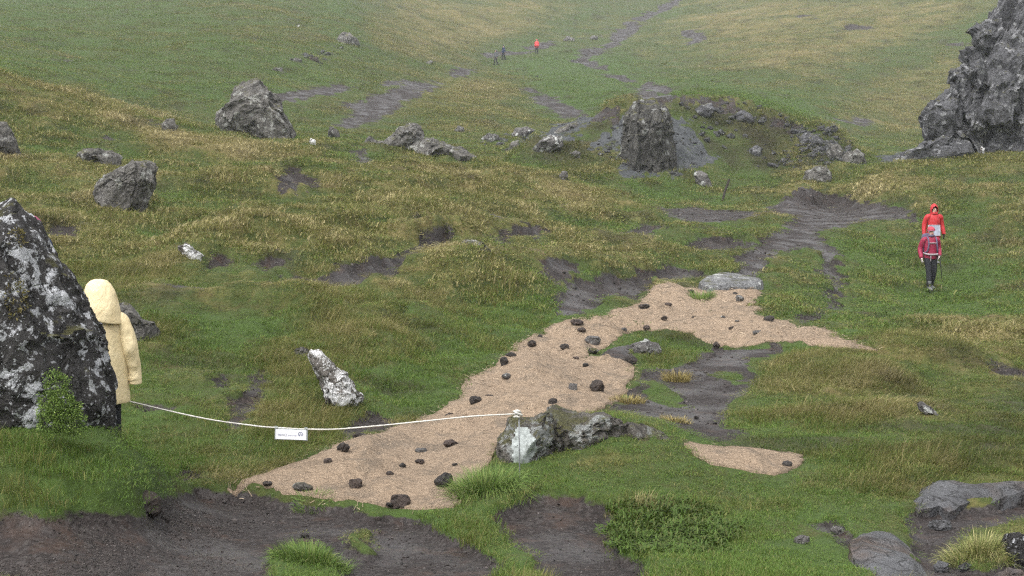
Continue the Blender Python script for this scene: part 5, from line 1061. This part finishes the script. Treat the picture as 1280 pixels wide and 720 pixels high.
# ---------------------------------------------------------------- grass
def tuft_mesh(name, seed, n, rad, h, w, lean, wind, curve=0.5, leaf=False):
    r = np.random.default_rng(seed); V_, T_, B_ = [], [], []
    for k in range(n):
        a = r.uniform(0, 2 * math.pi); d = rad * math.sqrt(r.random()); bx, by = d * math.cos(a), d * math.sin(a)
        L = h * r.uniform(0.55, 1.15); ta = r.normal(0, 1) * 1.3 if wind else r.uniform(0, 2 * math.pi)
        ln = lean * r.uniform(0.4, 1.3); dx, dy = math.cos(ta), math.sin(ta)
        fa = r.uniform(0, 2 * math.pi); wx, wy = math.cos(fa) * w * r.uniform(.6, 1.2) / 2, math.sin(fa) * w * r.uniform(.6, 1.2) / 2
        b = len(V_); bl = r.random()
        if leaf:
            p0 = (bx, by, -0.02); p1 = (bx + dx * L * .35, by + dy * L * .35, L * .55); p2 = (bx + dx * L * .75, by + dy * L * .75, L * .6)
            V_ += [p0, (p1[0] - dy * w, p1[1] + dx * w, p1[2]), (p1[0] + dy * w, p1[1] - dx * w, p1[2]), p2]; T_ += [(b, b + 2, b + 1), (b + 1, b + 2, b + 3)]; B_ += [bl] * 4; continue
        segs = []
        ang = ln * 0.35; x, y, z = bx, by, -0.02
        pts = [(x, y, z)]
        for q in range(3):
            st = L / 3; x += dx * math.sin(ang) * st; y += dy * math.sin(ang) * st; z += math.cos(ang) * st + (0.007 if q == 0 else 0); ang = min(ang + ln * curve, 1.9); pts.append((x, y, max(z, 0.006)))
        for (px, py, pz), f in zip(pts[:3], (1.0, 0.85, 0.6)): V_ += [(px - wx * f, py - wy * f, pz), (px + wx * f, py + wy * f, pz)]
        V_ += [pts[3]]; B_ += [bl] * 7
        T_ += [(b, b + 1, b + 3), (b, b + 3, b + 2), (b + 2, b + 3, b + 5), (b + 2, b + 5, b + 4), (b + 4, b + 5, b + 6)]
    m = fast_mesh(name, V_, T_); vattr(m, "blade", B_); m.materials.append(M['grass'])
    return bpy.data.objects.new(name, m)
TUFTS = bpy.data.collections.new("tuft_kinds")
KINDS = {}
def add_kind(kind, n, *a, **k):
    for v in range(n):
        o = tuft_mesh(f"tuft_{len(TUFTS.objects):02d}_{kind}", 100 * len(TUFTS.objects) + v, *a, **k); KINDS.setdefault(kind, []).append(len(TUFTS.objects)); TUFTS.objects.link(o)
#            variants blades radius height width lean wind
add_kind('turf', 4, 40, 0.12, 0.062, 0.0045, 0.85, False)
add_kind('tussock', 4, 52, 0.12, 0.135, 0.0042, 1.05, True, curve=0.55)
add_kind('turf_far', 3, 24, 0.17, 0.055, 0.009, 0.9, False)
add_kind('tussock_far', 4, 30, 0.17, 0.105, 0.009, 1.1, True, curve=0.55)
add_kind('herb', 3, 90, 0.15, 0.095, 0.0065, 0.8, False, leaf=True)
add_kind('sprig', 3, 34, 0.10, 0.30, 0.0042, 0.6, False)
def scatter(name, P, rot, scl, idx, tone, bright, label, coll=TUFTS):
    m = bpy.data.meshes.new(name); m.vertices.add(len(P)); m.vertices.foreach_set("co", np.ascontiguousarray(P, dtype=np.float32).ravel()); m.update()
    vattr(m, "rot", rot, 'FLOAT_VECTOR'); vattr(m, "scl", scl, 'FLOAT_VECTOR'); vattr(m, "idx", idx, 'INT'); vattr(m, "tone", tone)
    at_ = m.attributes.new("bright", 'FLOAT_COLOR', 'POINT'); at_.data.foreach_set("color", np.ascontiguousarray(np.column_stack([bright, np.ones(len(P))]), dtype=np.float32).ravel())
    o = obj(name, m)
    ng = bpy.data.node_groups.new(name + "_points", 'GeometryNodeTree')
    ng.interface.new_socket("Geometry", in_out='INPUT', socket_type='NodeSocketGeometry'); ng.interface.new_socket("Geometry", in_out='OUTPUT', socket_type='NodeSocketGeometry')
    N = ng.nodes; gi, go = N.new('NodeGroupInput'), N.new('NodeGroupOutput'); ip = N.new('GeometryNodeInstanceOnPoints'); ci = N.new('GeometryNodeCollectionInfo')
    ci.inputs['Collection'].default_value = coll; ci.inputs['Separate Children'].default_value = True; ci.inputs['Reset Children'].default_value = True
    def na(nm, typ):
        x = N.new('GeometryNodeInputNamedAttribute'); x.data_type = typ; x.inputs[0].default_value = nm
        return [k for k in x.outputs if k.name == 'Attribute' and k.enabled][0]
    L = ng.links.new
    L(gi.outputs[0], ip.inputs['Points']); L(ci.outputs[0], ip.inputs['Instance']); ip.inputs['Pick Instance'].default_value = True
    L(na("idx", 'INT'), ip.inputs['Instance Index']); L(na("rot", 'FLOAT_VECTOR'), ip.inputs['Rotation']); L(na("scl", 'FLOAT_VECTOR'), ip.inputs['Scale']); L(ip.outputs[0], go.inputs[0])
    md = o.modifiers.new("points", 'NODES'); md.node_group = ng
    tag(o, label, "grass", None, 'stuff'); return o
def pick(kinds, n): return np.array(kinds)[rng.integers(0, len(kinds), n)]
def polar_points(n, d0, d1, k, th=0.44):
    u = rng.random(n); p = 2 - k; D = (d0 ** p + u * (d1 ** p - d0 ** p)) ** (1 / p); t = rng.uniform(-th, th, n)
    return D * np.sin(t), D * np.cos(t), D
def in_mats(x, y, pad):
    r = np.zeros(x.shape, bool)
    for W in MATP:
        m = (x > W[:, 0].min() - 1) & (x < W[:, 0].max() + 1) & (y > W[:, 1].min() - 1) & (y < W[:, 1].max() + 1)
        if m.any():
            q = np.zeros(x.shape, bool); q[m] = sdist(W, x[m], y[m]) > -pad; r |= q
    return r
NG = 340000
x, y, D = polar_points(NG, 7.2, 300, 1.42)
md_, dr_, sc_, dk_, hb_ = (bil(g, x, y) for g in (mud, dry, scree, dark, herb))
keep = (rng.random(NG) > np.clip(md_ * 3.2 - 0.3, 0, 0.9995)) & (rng.random(NG) > np.clip(sc_ * 1.7, 0, 0.97)) & ~((in_mats(x, y, 0.05)) & (rng.random(NG) > 0.004)) & (rng.random(NG) > np.clip((D - 60) / 180, 0, 0.93))
x, y, D, md_, dr_, dk_, hb_ = (a[keep] for a in (x, y, D, md_, dr_, dk_, hb_)); n = len(x)
clump = fbm2(x * 0.85, y * 0.85, 91, 3); patch = fbm2(x * 0.22, y * 0.22, 93, 2)
tone = np.clip(dr_ * 0.92 + 0.30 * clump + 0.16 * patch + rng.normal(0, 1, n) * np.interp(D, [10, 25, 70], [0.15, 0.085, 0.04]) + 0.03, 0, 1)
long_ = (dr_ + 0.5 * clump + rng.normal(0, 0.12, n) > 0.40) & (rng.random(n) < 0.75); far = D > 24
idx = np.where(far, np.where(long_, pick(KINDS['tussock_far'], n), pick(KINDS['turf_far'], n)), np.where(long_, pick(KINDS['tussock'], n), pick(KINDS['turf'], n)))
hb = rng.random(n) < hb_ * np.clip(0.62 + 0.8 * fbm2(x * 2.2, y * 2.2, 99, 2), 0, 0.9); idx = np.where(hb, pick(KINDS['herb'], n), idx); tone = np.where(hb, rng.uniform(0, 0.12, n), tone); in_slab = np.zeros(n, bool)
for W in SLABS: in_slab |= sdist(W, x, y) > 0.02
x, y, D, md_, dr_, dk_, hb_, idx, tone, clump, patch, long_, hb = (q[~in_slab] for q in (x, y, D, md_, dr_, dk_, hb_, idx, tone, clump, patch, long_, hb)); n = len(x)
sxy = (np.maximum(D, 9) / 12) ** 0.62 * rng.uniform(0.75, 1.3, n); sz = (np.maximum(D, 9) / 12) ** 0.14 * rng.uniform(0.6, 1.35, n) * (0.85 + 0.9 * np.clip(clump, -0.6, 0.8))
mb = np.maximum.reduce([bil(mud, x * q, y * q) for q in (1.0, 1.015, 1.03, 1.05, 1.075)]); sz *= 1 - 0.78 * mb
for W in MATP + SLABS:
    near = sdist(W, x, y) > -0.35; sz[near] *= 0.6
for rx, ry, rr0 in ROCKS:
    sz[np.hypot(x - rx, y - ry) < rr0 + 0.25] *= 0.7
wind = -0.9 + 0.9 * fbm2(x * 0.3, y * 0.3, 95, 2)
rz = np.where(long_, wind + rng.normal(0, 0.55, n), rng.uniform(0, 6.28, n))
v = rng.uniform(0.72, 1.12, n) * (1 - 0.58 * dk_) * np.where(hb, 0.72, 1.0); brown = np.clip(fbm2(x * 0.6, y * 0.6, 97, 3) * 1.6 - 0.15, 0, 0.8)[:, None]
bright = v[:, None] * (np.array([1, 1, 1.0]) * (1 - brown) + np.array([1.02, 0.78, 0.62]) * brown)
P = np.column_stack([x, y, bil(Z, x, y) - 0.004])
scatter("grass", P, np.column_stack([rng.normal(0, .08, n), rng.normal(0, .08, n), rz]), np.column_stack([sxy, sxy, sz]), idx, tone, bright, "green and straw coloured moorland grass over the slopes")

# ---------------------------------------------------------------- tufts standing alone, gravel
def lone_tuft(label, px, py, rad, h, n, cols, seed, name="grass_tuft", lean=0.9):
    g = onground(px, py); r = np.random.default_rng(seed); VV, TT, BB = [], [], []; w = 0.0045 * max(1, g[1] / 11)
    for k in range(n):
        a = r.uniform(0, 6.283); d = rad * math.sqrt(r.random()); L = h * r.uniform(.5, 1.1); ln = lean * r.uniform(.3, 1.2) * (.4 + d / rad); dx, dy = math.cos(a), math.sin(a); x, y = d * dx, d * dy * .8
        z = float(0); fa = r.uniform(0, 6.283); wx, wy = math.cos(fa) * w / 2, math.sin(fa) * w / 2; b = len(VV); ang = ln * .3; pts = [(x, y, -.03)]
        z = -.03
        for q in range(3): x += dx * math.sin(ang) * L / 3; y += dy * math.sin(ang) * L / 3; z += math.cos(ang) * L / 3; ang = min(ang + ln * .6, 2.0); pts.append((x, y, z))
        for (u, v, q), f in zip(pts[:3], (1, .85, .6)): VV += [(u - wx * f, v - wy * f, q), (u + wx * f, v + wy * f, q)]
        VV.append(pts[3]); BB += [r.random()] * 7; TT += [(b, b + 1, b + 3), (b, b + 3, b + 2), (b + 2, b + 3, b + 5), (b + 2, b + 5, b + 4), (b + 4, b + 5, b + 6)]
    VV = np.array(VV); VV[:, 2] += gz(VV[:, 0] + g[0], VV[:, 1] + g[1]) - g[2]
    m = fast_mesh(name, VV, TT); vattr(m, "blade", BB); s = NT(name); p = s.principled(s.ramp(s.attr("blade").outputs['Fac'], [(0, cols[0]), (.6, cols[1]), (1, cols[2])]), .6, None, .25)
    o = obj(name, m, s.m, None, g); tag(o, label, "grass tuft"); return o
YT = [(0.12, 0.10, 0.03), (0.26, 0.21, 0.075), (0.40, 0.32, 0.13)]; GT = [(0.06, 0.12, 0.02), (0.11, 0.175, 0.035), (0.20, 0.23, 0.07)]
lone_tuft("straw yellow grass tuft alone in the bare mud right of the mat", 846, 477, .17, .22, 420, YT, 1)
lone_tuft("straw yellow grass tuft at the mat's right corner", 785, 504, .20, .16, 420, YT, 2)
lone_tuft("orange brown grass tuft in the mud above the mossy boulder's tail", 845, 527, .16, .12, 300, YT, 3)
lone_tuft("greenish grass tuft poking up through the head of the mat", 877, 377, .22, .26, 380, GT, 4)
lone_tuft("bright green grass tuft in front of the long brown stone", 392, 622, .16, .11, 420, GT, 5)
lone_tuft("small pale green tuft on the upper mat left edge of the grass notch", 741, 441, .12, .10, 200, GT, 6)
lone_tuft("bright green grass clump growing in the dark foreground gravel", 388, 700, .26, .17, 1300, GT, 7)
lone_tuft("shaggy dark green grass mound overhanging the mat's foot left of the post", 606, 612, .30, .25, 1900, GT, 8, lean=1.2)
lone_tuft("pale grass clump overhanging the mud left of the corner boulder", 1222, 690, .24, .20, 1100, [(0.10, 0.13, 0.03), (0.20, 0.21, 0.07), (0.38, 0.33, 0.16)], 9, lean=1.2)
GRAV = bpy.data.collections.new("gravel_kinds")
def mat_gravel():
    s = NT("gravel"); t = s.attr("tone", 'INSTANCER').outputs['Fac']
    s.principled(s.ramp(t, [(0, (0.010, 0.009, 0.008)), (.45, (0.045, 0.037, 0.034)), (.85, (0.065, 0.055, 0.050)), (1, (0.115, 0.10, 0.095))]), .65, s.bump(s.noise(s.objco(), 40, 3), .01, .5)); return s.m
gm = mat_gravel()
for k in range(5):
    S, T = ICO[3]; p = rock_shape(S, T, 900 + k, 9, .55, .2, .03, 1) * np.array([1, .8, .55]); m = fast_mesh(f"gravel_bit_{k}", p, T); m.materials.append(gm); GRAV.objects.link(bpy.data.objects.new(f"gravel_bit_{k}", m))
x, y, D = polar_points(90000, 7.2, 60, 1.7); x2, y2, D2 = polar_points(260000, 7.4, 13, 1.2); nb = len(x); x, y, D = np.append(x, x2), np.append(y, y2), np.append(D, D2); finebit = np.arange(len(x)) >= nb
w_ = bil(mud, x, y); ncl = fbm2(x * 1.6, y * 1.6, 151, 3)
keep = (w_ > .45) & ~in_mats(x, y, .0) & (rng.random(len(x)) < np.where(finebit, np.clip(.5 + 1.3 * ncl - 1.3 * sstep(-2.3, -1.2, x), 0, 1), np.clip(.45 + 1.1 * ncl, .04, 1))); x, y, D, finebit = x[keep], y[keep], D[keep], finebit[keep]; n = len(x)
s_ = 0.0055 * np.exp(rng.normal(0, .55, n)) * (D / 10) ** .9; s_ = np.clip(s_, .003, .06); s_ = np.where(finebit, np.clip(s_ * .8, .003, .009), s_)
scatter("gravel", np.column_stack([x, y, bil(Z, x, y) + s_ * .15]), rng.uniform(0, 6.28, (n, 3)) * np.array([.1, .1, 1]), np.column_stack([s_, s_, s_]), rng.integers(0, 5, n), rng.random(n), np.ones((n, 3)), "dark grit and gravel strewn over the bare mud", GRAV).__setitem__("category", "gravel")

# broken stone lying on the face of the mound and under the crag
RUB = bpy.data.collections.new("rubble_kinds"); rm = M['crag']
for k in range(4):
    S, T = ICO[3]; p = rock_shape(S, T, 950 + k, 12, .5, .25, .05, 1, .12, 14) * np.array([1, .8, .6]); m = fast_mesh(f"rubble_bit_{k}", p, T); m.materials.append(rm); RUB.objects.link(bpy.data.objects.new(f"rubble_bit_{k}", m))
PX_ = []
for poly, num, smin, smax in [([(850,129),(905,128),(960,142),(1040,170),(1080,192),(1000,214),(930,205),(900,195),(870,160)], 620, .05, .30), ([(740,186),(770,154),(800,150),(800,226),(760,206)], 160, .04, .16), ([(836,150),(870,165),(900,198),(876,218),(836,224)], 200, .04, .16), ([(640,186),(690,162),(745,148),(752,158),(700,186)], 130, .06, .3), ([(1100,202),(1150,188),(1280,186),(1290,204),(1200,206)], 220, .05, .28), ([(600,178),(640,168),(660,180),(620,192)], 40, .1, .3), ([(360,74),(420,60),(440,66),(400,84)], 30, .1, .35), ([(560,96),(720,60),(860,40),(860,60),(740,84),(600,110)], 90, .08, .3), ([(450,180),(500,165),(600,200),(590,212),(480,200)], 90, .04, .2)]:
    W = ground_poly(poly, 3); lo, hi = W.min(0), W.max(0); q = lo + rng.random((num * 4, 2)) * (hi - lo); q = q[sdist(W, q[:, 0], q[:, 1]) > 0]
    q = q[rng.random(len(q)) < np.clip(.35 + 1.3 * fbm2(q[:, 0] * .5, q[:, 1] * .5, 161, 3), .02, 1)][:num]; PX_.append(np.column_stack([q, smin * (smax / smin) ** (rng.random(len(q)) ** 2.2)]))
PX_ = np.concatenate(PX_); n = len(PX_); s_ = PX_[:, 2]
scatter("rubble", np.column_stack([PX_[:, :2], bil(Z, PX_[:, 0], PX_[:, 1]) + s_ * .1]), rng.uniform(0, 6.28, (n, 3)) * np.array([.08, .08, 1]), np.column_stack([s_, s_, s_]), rng.integers(0, 4, n), rng.random(n), np.ones((n, 3)), "broken grey stones littering the mound and the foot of the crag", RUB).__setitem__("category", "rubble")

# ---------------------------------------------------------------- damp valley air
zlo, zhi = float(Z.min()) - 1.0, float(Z.max()) + 3.0; R_ = float(math.exp(LR[-1])) + 5
bm = bmesh.new(); bmesh.ops.create_cube(bm, size=1); bmesh.ops.scale(bm, vec=(2 * R_, 2 * R_, zhi - zlo), verts=bm.verts); bmesh.ops.translate(bm, vec=(0, 0, (zhi + zlo) / 2), verts=bm.verts)
s = NT("haze"); v = s.n('ShaderNodeVolumePrincipled', {'Color': (0.92, 0.95, 1.0, 1), 'Density': 0.00055, 'Anisotropy': 0.2}); s.t.links.new(v.outputs[0], s.out.inputs['Volume'])
hz = bm_obj("haze", bm, s.m); tag(hz, "thin damp haze filling the valley", "haze", None, 'stuff')
